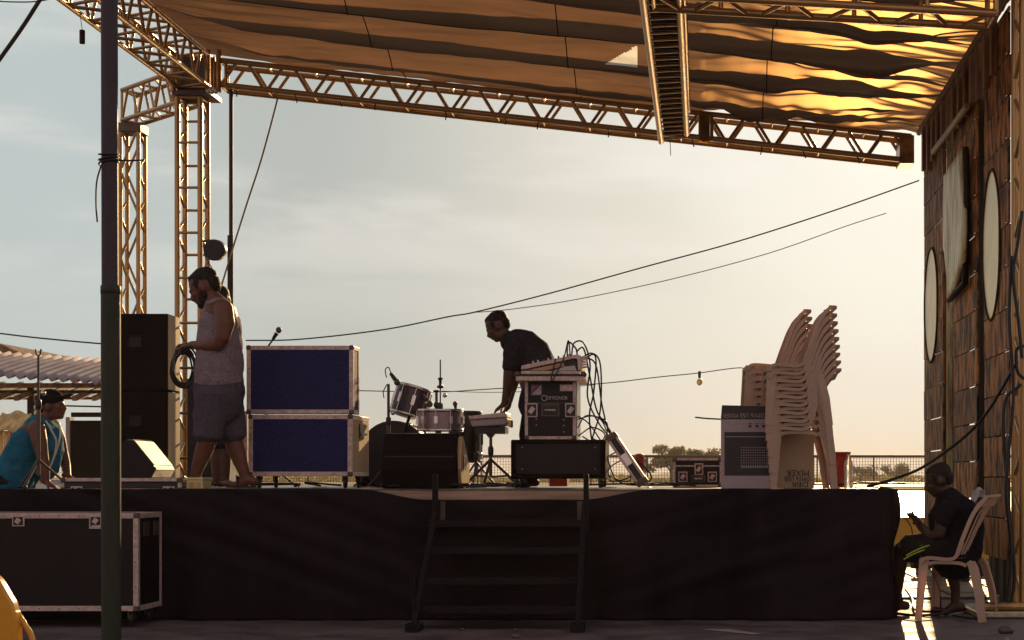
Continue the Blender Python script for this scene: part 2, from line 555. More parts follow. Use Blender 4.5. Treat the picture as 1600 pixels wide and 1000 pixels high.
DARKIN = mat('dark room wall', (.02, .013, .013), .9, 0, .2, 4, 0)
TAN = mat('sun bleached yellow board', (.62, .42, .18), .7, 0, .35, 6, .5, 30, stretch=(3, 1, .3), objrand=.2)
PLYSUN = mat('tan plywood and sunlit cabinet side', (.52, .34, .17), .6, 0, .2, 6, .3, 50, stretch=(1, 1, .2))
GLASSB = bpy.data.materials.new('clear bottle plastic'); GLASSB.use_nodes = True
_b = GLASSB.node_tree.nodes['Principled BSDF']
_b.inputs['Base Color'].default_value = (.95, .93, .88, 1); _b.inputs['Transmission Weight'].default_value = .75
_b.inputs['Roughness'].default_value = .25; _b.inputs['IOR'].default_value = 1.25
BULB = mat('amber bulb glass', (.6, .35, .08), .15, 0, .05, 5, 0, trans=.4)
WHITEB = mat('white metal', (.6, .55, .52), .4, .1, .1, 20, 0)
TREADM = mat('dark chequer tread', (.007, .004, .005), .6, .1, .5, 20, .5, 120, dirt=((.045, .022, .022), 30, .62), spec=.25)

# ------------------------------------------------------------------ setting
gd = MB().box(-500, 500, -30, 1600, -.4, 0)
tag(gd.build('ground', GROUND), kind='structure')
fl = MB().grid(lambda u, v: (-600 + 1200 * u, 60 + 900 * v, .02 + .25 * noise.noise(Vector((u * 30, v * 20, 0)))), 80, 60)
tag(fl.build('field', FIELD), kind='structure')


def hillz(u):
    return 4 + 7 * noise.fractal(Vector((u * 9, 3.3, 0)), 1, 2, 5) + 3 * noise.noise(Vector((u * 60, 1, 0)))


hb = MB().grid(lambda u, v: (-700 + 1400 * u, 850 + 260 * v, -2 + max(0, hillz(u)) * sin(pi * min(1, v * 1.1)) * 1.0), 260, 8)
tag(hb.build('hills', HILL), kind='structure')

# raised terrace behind the yard, ochre front
TY0, TY1, TZ = 19.05, 54.5, .53
ter = thing('terrace', 'raised ochre terrace wall with wet bright paving behind the stage', 'terrace', (3, TY0, 0))
MB().box(-30, 30, TY0, TY0 + .12, 0, TZ - .02).build('front_wall', OCHRE, ter)
MB().box(-30.02, 30.02, TY0 - .02, TY1, TZ - .018, TZ).build('paving', TERR, ter, bevel=.006)
MB().box(-30, 30, TY1 - .5, TY1 + .1, TZ + .002, TZ + .09).build('kerb', OCHRE, ter)

# yard paving slabs seen under the chair, proud of the asphalt
yard = thing('yard_paving', 'worn paving slabs of the yard between the stage end and the ochre wall', 'paving', (3, 15, 0))
for i in range(11):
    for j in range(12):
        x0, y0 = 1.6 + i * .5, 12.9 + j * .5
        h = .022 + R(-.005, .006)
        MB().box(x0 + .012, x0 + .488, y0 + .012, y0 + .488, .001, h).build('slab', TILE, yard)

# fence of welded mesh on the terrace edge
fence = thing('mesh_fence', 'long dark welded mesh railing on the far terrace edge', 'fence', (0, TY1 - .2, TZ + .09))
fy = TY1 - .2
fz0, fz1 = TZ + .09, ZZ(713, fy)
rod((-26, fy, fz1), (14, fy, fz1), .05, 'top_rail', STEELD, fence)
rod((-26, fy, fz0 + .05), (14, fy, fz0 + .05), .02, 'bottom_rail', STEELD, fence)
for i in range(21):
    x = -26 + i * 2
    rod((x, fy, fz0), (x, fy, fz1), .028, 'post', STEELD, fence)
    if i < 20:
        m = MB()
        for k in range(1, 20):
            m.box(x + k * .1 - .007, x + k * .1 + .007, fy - .006, fy + .006, fz0 + .05, fz1)
        for k in range(1, 11):
            z = fz0 + .05 + k * .1
            m.box(x, x + 2, fy - .0075, fy + .0075, z - .005, z + .005)
        m.build('mesh_panel', STEELD, fence)


def tree(label, x, yt, yb, Y, wpx, n, group=None, name='tree'):
    c = P(x, yb, Y)
    h = ZZ(yt, Y)
    w = wpx * Y / F / 2
    t = thing(name, label, 'tree', (c.x, Y, 0), group)
    m = MB()
    m.tube([(c.x, Y, 0), (c.x + .1, Y, h * .3), (c.x - .1, Y, h * .6)], [.22, .16, .08], 8)
    for k in range(5):
        a = k * 1.3
        m.tube([(c.x, Y, h * .3), (c.x + w * .6 * cos(a), Y + w * .6 * sin(a), h * .72)], [.1, .03], 6)
    m.build('trunk', BARK, t)
    m = MB()
    rnd = random.Random(int(x * 7))
    blobs = [(rnd.uniform(-.8, .8) * w, rnd.uniform(-.7, .7) * w, rnd.uniform(.45, .84) * h, rnd.uniform(.2, .4) * w) for _ in range(16)]
    for k in range(n):
        bx, by, bz, br = blobs[rnd.randrange(16)]
        d = Vector((rnd.gauss(0, 1), rnd.gauss(0, 1), rnd.gauss(0, .8))).normalized() * br * rnd.uniform(.5, 1.12)
        p = Vector((c.x + bx, Y + by, min(h, bz + d.z * .7))) + Vector((d.x, d.y, 0))
        s = rnd.uniform(.12, .28)
        a, b = Vector((rnd.gauss(0, 1), rnd.gauss(0, 1), rnd.gauss(0, 1))).normalized() * s, Vector((rnd.gauss(0, 1), rnd.gauss(0, 1), rnd.gauss(0, 1))).normalized() * s
        m.add([p - a, p - b * .5, p + a, p + b * .5], [(0, 1, 2, 3)])
    m.build('crown', LEAF, t)
    return t


tree('broad leafy tree beyond the railing, tallest on the horizon right of the leaning case', 1048, 688, 735, 170, 62, 4200)
tree('lower flat-topped tree just right of the tallest tree, behind the small flight case', 1098, 699, 735, 175, 66, 3600)
tree('small pale tree behind the red bollard on the horizon', 1006, 710, 735, 190, 34, 1200)
tree('rounded distant tree left of the seated boy, seen through the railing', 1400, 722, 738, 260, 44, 1500)
tree('low distant tree seen through the railing right of the clear bottle', 1345, 727, 738, 270, 50, 1500)
m = MB()
rb = random.Random(3)
for k in range(9000):
    x = rb.uniform(-95, 60); y = rb.uniform(270, 290)
    hh = 1.3 + 1.2 * noise.noise(Vector((x * .07, 0, 0)))
    p = Vector((x, y, rb.uniform(0, 1) * max(.3, hh)))
    s = .3
    a, b = Vector((rb.gauss(0, 1), rb.gauss(0, 1), rb.gauss(0, 1))).normalized() * s, Vector((rb.gauss(0, 1), rb.gauss(0, 1), rb.gauss(0, 1))).normalized() * s
    m.add([p - a, p - b, p + a, p + b], [(0, 1, 2, 3)])
tag(m.build('scrub', LEAF), 'haze-pale scrub along the far edge of the field', 'scrub', kind='stuff')

# ------------------------------------------------------------------ shed on the left
SY = 22.0
shed = thing('open_shed', 'open shed with corrugated grey roof and pale blue walls at far left', 'shed', (-11, SY, 0))
ex0, ex1 = XX(-180, SY), XX(196, SY)
rdy = 1.9


def roofp(u, v):
    x = ex0 + (ex1 - ex0) * u
    z0 = ZZ(587, SY) + (ZZ(598, SY) - ZZ(587, SY)) * (u * (376 / 158) - 180 / 158)
    z1 = z0 + .42
    return (x, SY + rdy * v, z0 + (z1 - z0) * v + .03 * sin(2 * pi * x / .155))


MB().grid(roofp, 420, 6).build('roof', ROOFT, shed, solid=.012)
for k, (yy, hpx, dz, mt) in enumerate(((602, 7, .25, WOODMD), (612, 5, .5, WOODDK), (622, 4, .9, WOODMD))):
    z = ZZ(yy, SY + dz)
    MB().box(ex0, ex1 - .1, SY + dz, SY + dz + .1, z - hpx / 2 / 109, z + hpx / 2 / 109).build('beam', mt, shed)
for k in range(22):
    x = ex1 - .2 - k * .28
    q = Quaternion((1, 0, 0), .2)
    MB().obox((x, SY + .8, ZZ(606, SY)), (.06, 1.5, .07), q).build('rafter', WOODMD, shed)
wy = SY + 1.5
dx0, dx1 = XX(110, wy), XX(205, wy)
dz1 = ZZ(657, wy)
wtop = ZZ(610, wy)
MB().box(dx0 + .002, ex1, wy + .001, wy + 1.2, 0, dz1).build('store_room', DARKIN, shed)
MB().box(ex0, ex1, wy + 2.2, wy + 2.26, 0, .98).build('low_rear_wall', WALLW, shed)
MB().box(dx0 - .06, dx0, wy - .03, wy + .15, 0, dz1 + .05).build('door_frame', WHITEB, shed)
MB().box(dx0 + .05, dx1, wy - .1, wy - .04, dz1 + .05, dz1 + .12).build('lintel', WOODDK, shed)
rod((XX(90, wy), wy - .6, ZZ(636, wy)), (ex1, wy - .6, ZZ(640, wy)), .012, 'wire', RUBBER, shed)
for xp in (50, -8):
    MB().box(XX(xp, SY + .6) - .05, XX(xp, SY + .6) + .05, SY + .55, SY + .65, 0, ZZ(600, SY)).build('post', WOODDK, shed)
# planks and sheets stored under the shed
pf = thing('board_fence', 'sun-bleached upright boards at the far left under the shed roof', 'fence', (-9.3, 20.8, 0))
for k in range(9):
    x = XX(-22 + k * 9.2, 20.8)
    MB().box(x, x + .072, 20.8, 20.83, 0, ZZ(671 + R(-3, 3), 20.8)).build('plank', TAN, pf)
bx = thing('awning_sheet', 'yellowish folded awning sheet lying over the upright boards at far left', 'sheet', (-9, 20.9, 1.5))
MB().grid(lambda u, v: (XX(-5 + 46 * u, 20.9), 20.72 + .35 * v, ZZ(672 - 28 * v + 3 * sin(u * 9) + 5 * u * (1 - v), 20.9)), 20, 6).build('cloth', TAN, bx, solid=.02)
f2 = thing('tiled_roof', 'corner of a brown tiled roof behind the grey shed roof', 'roof', (-13, 34, 3))
MB().prism([(XX(-60, 34), ZZ(560, 34)), (XX(-60, 34), ZZ(525, 34)), (XX(0, 34), ZZ(537, 34)), (XX(34, 34), ZZ(552, 34)), (XX(30, 34), ZZ(556, 34))], 34, 38).build('tiles', WOODMD, f2)

# ------------------------------------------------------------------ stage
SF, SB, SZ = 11.1, 17.3, .94
SX0, SX1 = -7.8, 1.33
stage = thing('stage', 'raised stage deck with a pale bare fascia board along its front', 'stage', (-3, SF, 0))
nb = 26
for k in range(nb):
    x0 = SX0 + (SX1 - SX0) * k / nb; x1 = SX0 + (SX1 - SX0) * (k + 1) / nb
    MB().box(x0 + .003, x1 - .003, SF, SB, SZ - .03, SZ + R(-.001, .001)).build('deck_board', DECK, stage)
MB().box(SX0, SX1, SF - .02, SF - .001, SZ - .095, SZ - .012).build('fascia', WOODF, stage)
MB().box(SX0, SX1, SF + .05, SF + .12, SZ - .2, SZ - .032).build('joist', WOODDK, stage)
MB().box(SX0, SX1, SB - .1, SB, 0, SZ - .032).build('rear_panel', WOODDK, stage)
MB().box(SX1 - .05, SX1 - .001, SF + .13, SB - .11, 0, SZ - .032).build('end_panel', WOODDK, stage)


def skirt(u, v):
    x = SX0 - .1 + (SX1 + .14 - SX0) * u
    px = CX + x * F / SF
    top = SZ + .004
    if px > 540:
        a = min(1, max(0, (px - 560) / 110)); b = 1 - min(1, max(0, (px - 905) / 130))
        if px < 800:
            top -= .078 * (a * a * (3 - 2 * a))
        else:
            top -= .078 * (b * b * (3 - 2 * b))
    top += .004 * noise.noise(Vector((x * 3, 0, 0)))
    z = top + (.004 - top) * v
    dep = .045 + .05 * v * noise.noise(Vector((x * 2.1, z * .7, 4))) + .025 * noise.noise(Vector((x * 5, z * 1.2 + x, 7))) + .018 * sin(x * 17 + 2.5 * noise.noise(Vector((x, z, 0)))) * (.3 + v)
    # long swags hanging from the corners of the stairs
    sw = .045 * noise.noise(Vector((x * .9 + z * 2.2, z * 7 - abs(px - 790) * .012, 9)))
    y = SF - .045 - dep + sw * (1 - .3 * v)
    if u > .993:
        y += (u - .993) / .007 * .12
    return (x, min(y, SF - .03), z)


sk = MB().grid(skirt, 420, 48).build('stage_skirt', BLKFAB, solid=.003)
tag(sk, 'black cloth skirt hanging along the whole stage front', 'skirt')
ds = MB().grid(lambda u, v: (SX1 + .06 + .03 * sin(v * 9) - .02 * v, SF - .05 + 1.2 * u, .01 + (SZ - .01) * (1 - v) + .02 * u), 12, 14).build('side_skirt', BLKFAB, solid=.003)
tag(ds, 'black cloth returning round the right corner of the stage', 'skirt')

# stairs
st = thing('stage_steps', 'dark steel open-tread stairs leaning on the stage front', 'stairs', (-1.4, 10.6, 0))


def sp(x, y, Y):
    return P(x, y, Y)


ys = (815, 857, 904, 949)
for k, y in enumerate(ys):
    Yk = 11.0 - .17 * k - .05
    x0, x1 = (672 - k * 6.5), (911 - k * 2.5)
    z = ZZ(y, Yk)
    MB().box(XX(x0, Yk), XX(x1, Yk), Yk - .12, Yk + .12, z - .035, z + .012).build('tread', TREADM, st, bevel=.004)
for (xa, xb) in (((683), (647)), ((913), (903))):
    a, b = P(xa, 790, 10.96), P(xb, 984, 10.22)
    b.z = .03
    d = (b - a)
    rod(a, b, .026, 'stringer', TREADM, st, 4)
    MB().obox(b, (.09, .16, .05)).build('foot', TREADM, st)
for xa in (680, 916):
    MB().box(XX(xa - 4, 10.93), XX(xa + 4, 10.93), 10.9, 10.96, ZZ(835, 10.93), ZZ(741, 10.93)).build('handrail_post', TREADM, st, bevel=.006)
rod(P(645, 900, 10.3), P(648, 982, 10.3), .016, 'handrail_post', TREADM, st)
for xa in (692, 906):
    MB().box(XX(xa - 4, 11.0), XX(xa + 4, 11.0), 10.985, 10.998, ZZ(812, 11), ZZ(783, 11)).build('hook_plate', STEELD, st)


# ------------------------------------------------------------------ trusses
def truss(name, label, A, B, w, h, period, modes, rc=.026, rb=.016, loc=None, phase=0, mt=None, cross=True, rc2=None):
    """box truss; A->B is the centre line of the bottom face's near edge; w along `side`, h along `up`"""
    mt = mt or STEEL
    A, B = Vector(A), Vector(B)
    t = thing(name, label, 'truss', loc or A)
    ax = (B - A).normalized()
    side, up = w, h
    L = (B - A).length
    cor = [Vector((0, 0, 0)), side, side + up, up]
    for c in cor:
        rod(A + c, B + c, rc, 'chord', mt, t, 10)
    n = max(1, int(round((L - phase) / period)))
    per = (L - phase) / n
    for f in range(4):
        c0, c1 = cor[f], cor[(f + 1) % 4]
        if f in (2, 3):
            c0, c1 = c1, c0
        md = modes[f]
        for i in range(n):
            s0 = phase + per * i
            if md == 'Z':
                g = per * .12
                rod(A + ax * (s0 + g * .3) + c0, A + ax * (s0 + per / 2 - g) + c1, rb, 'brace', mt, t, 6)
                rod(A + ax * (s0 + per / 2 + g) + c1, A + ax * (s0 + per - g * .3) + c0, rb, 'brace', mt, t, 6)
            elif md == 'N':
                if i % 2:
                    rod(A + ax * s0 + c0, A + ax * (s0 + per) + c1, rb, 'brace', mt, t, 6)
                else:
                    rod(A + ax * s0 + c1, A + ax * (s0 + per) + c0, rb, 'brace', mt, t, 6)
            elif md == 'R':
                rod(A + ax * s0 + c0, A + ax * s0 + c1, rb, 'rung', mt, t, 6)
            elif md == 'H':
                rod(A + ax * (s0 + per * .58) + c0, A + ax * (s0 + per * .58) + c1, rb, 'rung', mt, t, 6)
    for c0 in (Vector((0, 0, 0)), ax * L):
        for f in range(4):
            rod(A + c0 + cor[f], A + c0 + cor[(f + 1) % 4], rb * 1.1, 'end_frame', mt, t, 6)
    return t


BY = 16.8
pp = BY / F
# rear eave truss: bottom chord from (345,135) to (1425,256)
z_of = lambda x, y: ZZ(y, BY)
A = Vector((XX(343, BY), BY, ZZ(132, BY))); B = Vector((XX(1424, BY), BY, ZZ(251, BY)))
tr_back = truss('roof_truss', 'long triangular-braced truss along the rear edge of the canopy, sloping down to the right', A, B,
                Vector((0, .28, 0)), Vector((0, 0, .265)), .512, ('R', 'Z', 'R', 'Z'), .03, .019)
MB().box(XX(1405, BY), XX(1428, BY), BY - .04, BY + .3, ZZ(256, BY), ZZ(212, BY)).build('end_box', STEEL, tr_back, bevel=.01)
MB().box(XX(1096, BY), XX(1109, BY), BY - .035, BY - .03, ZZ(222, BY), ZZ(176, BY)).build('splice_plate', STEEL, tr_back)
for xp in (345, 1103):
    for dx in (-9, 9):
        x = XX(xp + dx, BY); z = ZZ(135 + (xp - 345) * .111 - 18, BY)
        rod((x, BY - .02, z - .14), (x, BY - .02, z + .14), .02, 'splice_post', STEEL, tr_back, 8)
# left side truss, along the depth
A = Vector((-5.76, 11.0, EYE + 4.27)); B = Vector((-5.76, BY + .05, EYE + 4.27))
truss('roof_truss', 'lattice truss running along the left edge of the canopy, overhead at top left', A, B,
      Vector((.34, 0, 0)), Vector((0, 0, .34)), .5, ('Z', 'Z', 'Z', 'Z'), .027, .017)
# corner block over the main tower
cb = thing('corner_block', 'dark boxed corner joint on top of the main left tower', 'truss joint', (-5.6, BY, EYE + 4.1))
MB().box(-5.80, -5.38, BY - .04, BY + .34, EYE + 4.17, EYE + 4.22).build('base_plate', STEELD, cb)
MB().box(-5.80, -5.38, BY + .10, BY + .14, EYE + 4.22, EYE + 4.62).build('web_plate', STEELD, cb)
for x in (-5.42, -5.30, -5.8):
    rod((x, BY - .03, EYE + 4.2), (x, BY - .03, EYE + 4.66), .03, 'sleeve', STEEL, cb, 8)
for k in range(5):
    m = MB().ell((-5.40 + .02 * k, BY - .06, EYE + 4.2 + .02 * (k % 2)), .03)
    m.build('bolt', CHROME, cb)
# main tower
s = .25
xa = XX(277, BY)
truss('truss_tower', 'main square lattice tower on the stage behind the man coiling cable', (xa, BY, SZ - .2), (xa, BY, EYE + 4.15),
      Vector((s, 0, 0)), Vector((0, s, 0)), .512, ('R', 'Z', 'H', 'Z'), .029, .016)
# rear left tower and connecting truss
LY = 18.35
xl = XX(188, LY)
truss('truss_tower', 'slimmer lattice tower further back, just right of the foreground pole', (xl, LY, 0), (xl, LY, EYE + 4.18),
      Vector((.215, 0, 0)), Vector((0, .215, 0)), .535, ('N', 'Z', 'N', 'Z'), .025, .016)
A = Vector((xl + .02, LY, EYE + 4.26)); B = Vector((-5.72, BY + .3, EYE + 4.22))
truss('roof_truss', 'short lattice truss joining the two left towers at the top', A, B, Vector((.05, .3, 0)), Vector((0, 0, .36)), .42,
      ('Z', 'Z', 'Z', 'Z'), .026, .016)
cp = thing('tower_cap', 'square steel cap sleeve on top of the slimmer left tower', 'truss joint', (xl, LY, EYE + 4.2))
MB().box(xl - .03, xl + .25, LY - .03, LY + .25, EYE + 4.12, EYE + 4.23).build('sleeve', STEELD, cp, bevel=.006)
# ladder-like truss hanging under the canopy
A = Vector((-.46, 11.4, EYE + 3.6)); B = Vector((-.46, 16.5, EYE + 3.6))
t = thing('lighting_truss', 'pale ladder-like truss running under the middle of the canopy', 'truss', A)
for c in ((0, 0), (.275, .03)):
    rod(A + Vector((c[0], 0, c[1])), B + Vector((c[0], -.25 * (c[0] > 0), c[1])), .033, 'chord', STEEL, t, 10)
    rod(A + Vector((c[0] + .02, 0, .3 + c[1])), B + Vector((c[0] + .02, 0, .3 + c[1])), .026, 'chord', STEEL, t, 10)
MB().box(-.44, -.20, 11.4, 16.5, EYE + 3.915, EYE + 3.925).build('top_panel', WOODDK, t)
for k in range(26):
    y = 11.5 + k * .195
    rod((A.x, y, A.z), (A.x + .275, y + .06, A.z + .03), .011, 'rung', STEEL, t, 6)
    MB().box(A.x + .03, A.x + .245, y + .075, y + .085, A.z + .05, A.z + .28).build('louvre', WOODDK, t)
# front truss, top right
fyY = 11.5
A = Vector((XX(1020, fyY), fyY, ZZ(-9, fyY))); B = Vector((XX(1556, fyY), fyY, ZZ(21, fyY)))
truss('roof_truss', 'front eave truss of dark tubes cut off by the top right edge of the photo', A, B,
      Vector((0, .34, 0)), Vector((0, 0, .34)), .52, ('Z', 'R', 'Z', 'R'), .03, .019)

# canopy ------------------------------------------------------------
WX = 2.4
PER = 1.05


def canopy_pt(u, v):
    x = -5.46 + (WX + .02 + 5.46) * u
    y = 17.0 - 5.9 * v
    base = EYE + 3.80 + .112 * (WX - x)
    ph = (16.30 - y) / PER + 1
    k = ph - math.floor(ph)
    fl_ = math.floor(ph)
    amp = .21 + .09 * noise.noise(Vector((x * .35, fl_ * 3.7, 0))) + .03 * sin(x * .55 + fl_)
    edge = min(1, u * 9) * min(1, (1 - u) * 10)
    low = .15 + .025 * sin(x * .8 + fl_ * 2) + .02 * noise.noise(Vector((x * .6, fl_ * 5.0, 2)))
    if y > 16.3:
        amp *= .55; low *= .8
    sag = edge * (low - amp * (4 * k * (1 - k)))
    # gathers: fine pleats along the purlins, slanting near the rear edge
    g = noise.noise(Vector((x * .9 + y * .6, y * 8.5 + x * (1.6 if ph < 1.1 else .35), 1))) * (.02 + .035 * min(1, max(0, x + .6)))
    g += noise.noise(Vector((x * 2.2, y * 17 + x * (3 if ph < 1.1 else .5), 5))) * (.009 + .018 * min(1, max(0, x + .6)))
    g += .016 * noise.noise(Vector((x * 4.5 - y * 1.5, y * 2.3, 8))) * (1.6 if ph < 1.2 else .6)
    wr = .35 + .65 * max(0, noise.noise(Vector((x * .45 + 4, y * .7, 3))) + .5)
    if x > .0:
        wr *= 2.0
    return (x, y, base - sag + g * wr * min(1, edge + .3))


cm = MB().grid(canopy_pt, 300, 360)
can = thing('roof_canopy', 'brown tarpaulin canopy with sagging pleated folds over the stage', 'canopy', (-1.5, 14, EYE + 4))
# sunlight spot painted as a nearly white triangle next to the hanging truss
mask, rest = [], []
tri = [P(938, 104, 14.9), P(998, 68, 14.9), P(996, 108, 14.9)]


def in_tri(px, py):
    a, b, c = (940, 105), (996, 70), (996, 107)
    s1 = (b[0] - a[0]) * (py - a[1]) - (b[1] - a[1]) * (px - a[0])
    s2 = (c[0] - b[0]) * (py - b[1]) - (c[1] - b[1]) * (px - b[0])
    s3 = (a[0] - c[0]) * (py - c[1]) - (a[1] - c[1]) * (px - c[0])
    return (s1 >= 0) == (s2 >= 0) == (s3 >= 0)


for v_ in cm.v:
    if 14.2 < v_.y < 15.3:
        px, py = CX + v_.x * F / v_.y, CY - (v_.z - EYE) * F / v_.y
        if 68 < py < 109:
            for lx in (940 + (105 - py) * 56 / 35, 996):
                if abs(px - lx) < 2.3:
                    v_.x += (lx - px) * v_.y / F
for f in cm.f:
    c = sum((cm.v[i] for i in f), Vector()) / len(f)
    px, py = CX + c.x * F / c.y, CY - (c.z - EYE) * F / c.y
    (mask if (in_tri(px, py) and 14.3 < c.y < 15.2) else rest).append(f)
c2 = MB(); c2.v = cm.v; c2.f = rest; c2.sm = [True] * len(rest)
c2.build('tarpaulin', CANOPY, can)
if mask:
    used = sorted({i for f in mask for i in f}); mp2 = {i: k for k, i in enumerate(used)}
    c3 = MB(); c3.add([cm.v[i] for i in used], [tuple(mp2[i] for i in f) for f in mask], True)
    o = c3.build('sunlight_patch', PATCH, can)
    o['label'] = 'bright triangle of painted sunlight on the tarpaulin'
for k in range(6):
    v_ = (17.0 - (16.30 - PER * k)) / 5.9
    if v_ < 1:
        MB().tube([Vector(canopy_pt(u_ / 60, v_)) + Vector((0, 0, .012)) for u_ in range(61)], .005, 6).build('crease_rope', ROPE, can)
for xs in (.62, -1.35, -3.3):
    us = (xs + 5.46) / (WX + .02 + 5.46)
    MB().tube([Vector(canopy_pt(us, k / 180)) + Vector((0, 0, -.004)) for k in range(181)], .006, 5).build('seam', ROPE, can)
# edge hem of the right end
m = MB().tube([canopy_pt(1, k / 90) for k in range(91)], .016, 6)
m.build('hem_rope', ROPEL, can)
ntie = 0
for k in range(14):
    px = 360 + k * 82 + R(-20, 20)
    if 1000 < px < 1080 or px > 1400:
        continue
    y0 = 135 + (px - 345) * .111
    m = MB().tube(curve([P(px, y0, BY - .05), P(px + R(-2, 2), y0 + 6, BY - .07), P(px + R(-3, 4), y0 + R(9, 14), BY - .06)], 4), .007, 5)
    tag(m.build('zip_tie', RUBBER), None, 'cable tie', 'loose black ties hanging from the rear truss')['label'] = 'loose black tie under the rear truss, ' + ('leftmost', 'second from the left', 'third from the left', 'fourth from the left', 'fifth from the left', 'sixth from the left', 'seventh, left of the ladder truss', 'eighth, near the ladder truss', 'first right of the ladder truss', 'second right of the ladder truss', 'third right of the ladder truss', 'rightmost')[ntie % 12]
    ntie += 1

# ------------------------------------------------------------------ right wooden wall
wall = thing('plank_wall', 'tall wall of stained rustic wooden planks down the right side of the stage', 'wall', (WX, 14.4, 0))
WT = EYE + 3.72


def oval_geo(x0, x1, ya, yb):
    Y0, Y1 = WX * F / (x1 - CX), WX * F / (x0 - CX)
    yc = (Y0 + Y1) / 2
    return yc, (Y1 - Y0) / 2, (ZZ(yb, yc) + ZZ(ya, yc)) / 2, (ZZ(ya, yc) - ZZ(yb, yc)) / 2


OVALS = [oval_geo(1446, 1466, 388, 566), oval_geo(1537, 1564, 266, 500)]


def plank(y0, y1, z0, z1, tl=0, mt=WOOD, x=WX, th=.018):
    for (yc, ry, zc, rz) in OVALS:
        if y0 < yc < y1 and z1 > zc - rz + .02 and z0 < zc + rz - .02:
            # plank sawn out round the oval opening: a left and a right piece, or a piece with a bite
            j = R(-.004, .004)
            zs = [z0 + (z1 - .008 - z0) * i / 10 for i in range(11)]
            hw_ = [ry * .96 * sqrt(max(0, 1 - ((z - zc) / rz) ** 2)) for z in zs]
            near = [(y0, zs[0])] + [(min(yc - h, yc - .002), z) for h, z in zip(hw_, zs)] + [(y0, zs[-1])]
            far = [(y1, zs[0])] + [(max(yc + h, yc + .002), z) for h, z in zip(hw_, zs)] + [(y1, zs[-1])]
            for pl in (near, far):
                MB().prismx(pl, x + j, x + j + th).build('plank', mt, wall)
            return
    j = R(-.0025, .0025)
    poly = [(y0, z0 + R(0, .008)), (y1, z0 + tl + R(0, .008)), (y1, z1 + tl - R(.004, .008)), (y0, z1 - R(.004, .008))]
    MB().prismx(poly, x + j, x + j + th).build('plank', mt, wall, bevel=.004)


cols_ = [(15.42, 16.76, .30), (13.50, 14.78, .5), (12.10, 13.16, .36)]
for (y0, y1, zb) in cols_:
    z = zb
    ph = R(0, .1)
    while z < WT - .02:
        z1 = min(WT, z + .334)
        plank(y0, y1, z, z1)
        z = z1
# dark posts in the gaps and a pale strip coloured as the lit sliver beside them
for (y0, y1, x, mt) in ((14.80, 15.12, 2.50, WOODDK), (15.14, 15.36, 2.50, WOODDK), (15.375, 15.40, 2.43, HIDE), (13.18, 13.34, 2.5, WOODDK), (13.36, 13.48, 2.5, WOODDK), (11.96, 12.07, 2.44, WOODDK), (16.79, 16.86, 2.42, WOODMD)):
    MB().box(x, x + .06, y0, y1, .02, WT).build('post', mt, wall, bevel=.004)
for (y0, y1) in ((12.32, 12.50), (12.62, 12.80)):
    MB().box(WX + .06, WX + .12, y0, y1, .0, .62).build('leg', WOODDK, wall, bevel=.004)
for y in (14.0, 16.2):
    MB().box(WX + .06, WX + .12, y - .06, y + .06, .0, .62).build('leg', WOODDK, wall, bevel=.004)
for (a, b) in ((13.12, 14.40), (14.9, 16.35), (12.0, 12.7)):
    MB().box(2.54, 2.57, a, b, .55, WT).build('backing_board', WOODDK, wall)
# studs and slanting batten under the roof edge
for k in range(13):
    y = 12.6 + k * .33
    MB().box(WX - .05, WX - .002, y - .05, y + .05, WT - .42 - .03 * (k % 3), WT + .05).build('stud', WOODMD, wall, bevel=.004)
o = rod((WX - .07, 13.6, WT - .44), (WX - .07, 15.6, WT - .42), .03, 'batten', HIDE, wall, 6)
rod((WX - .05, 12.0, WT + .04), (WX - .05, 16.8, WT + .04), .03, 'top_rail', WOODMD, wall, 8)
for (y0, y1, zb) in cols_:
    z = zb + .334
    while z < WT - .3:
        for yy in (y0 - .02,):
            MB().ell((WX - .012, yy + .03, z), .012, n=8, m=6).build('screw_or_glint', CHROME, wall)  # bright beads put in for sunlight showing through the plank joints
        z += .334


def oval(x0, x1, ya, yb, label):
    Y0, Y1 = WX * F / (x1 - CX), WX * F / (x0 - CX)     # near, far
    yc = (Y0 + Y1) / 2; ry = (Y1 - Y0) / 2
    za = ZZ(yb, yc); zb2 = ZZ(ya, yc)
    zc, rz = (za + zb2) / 2, (zb2 - za) / 2
    t_ = thing('oval_panel', label, 'panel', (WX - .05, yc, zc), 'pale oval panels on the plank wall')
    n = 48
    ring = [(WX - .006, yc + ry * cos(2 * pi * k / n) * (1 + .015 * sin(k * 7)), zc + rz * sin(2 * pi * k / n)) for k in range(n)]
    MB().add([(WX - .006, yc, zc)] + ring, [(0, 1 + k, 1 + (k + 1) % n) for k in range(n)]).build('canvas', CREAM, t_)
    MB().tube(ring, .014, 8, closed=True).build('rope_rim', ROPE, t_)
    return t_


oval(1446, 1466, 388, 566, 'pale oval canvas panel lashed on the plank wall at its far end')
oval(1537, 1564, 266, 500, 'pale oval canvas panel on the plank wall nearest the right edge')
Yb0, Yb1 = WX * F / (1518 - CX), WX * F / (1488 - CX)
hb_ = thing('driftwood_panel', 'pale wavy split-wood board hung on the plank wall between the two ovals', 'board', (WX - .06, 14.2, 3.6))
prof = []
for k in range(22):
    v = k / 21
    z = ZZ(245 + 205 * v, 14.2)
    prof.append((Yb1 - .06 * sin(v * 7) - .05 * v * v * 3 * (v > .6), Yb0 + .08 * sin(v * 6 + 1) + (.0 if v < .85 else (v - .85) * 2.5), z))
vs = []
for k, (a, b, z) in enumerate(prof):
    for j in range(9):
        q = j / 8
        vs.append((WX - .07 - .03 * noise.noise(Vector((j * .8, z * 1.5, 0))), a + (b - a) * q, z + (1 - q) * -.05))
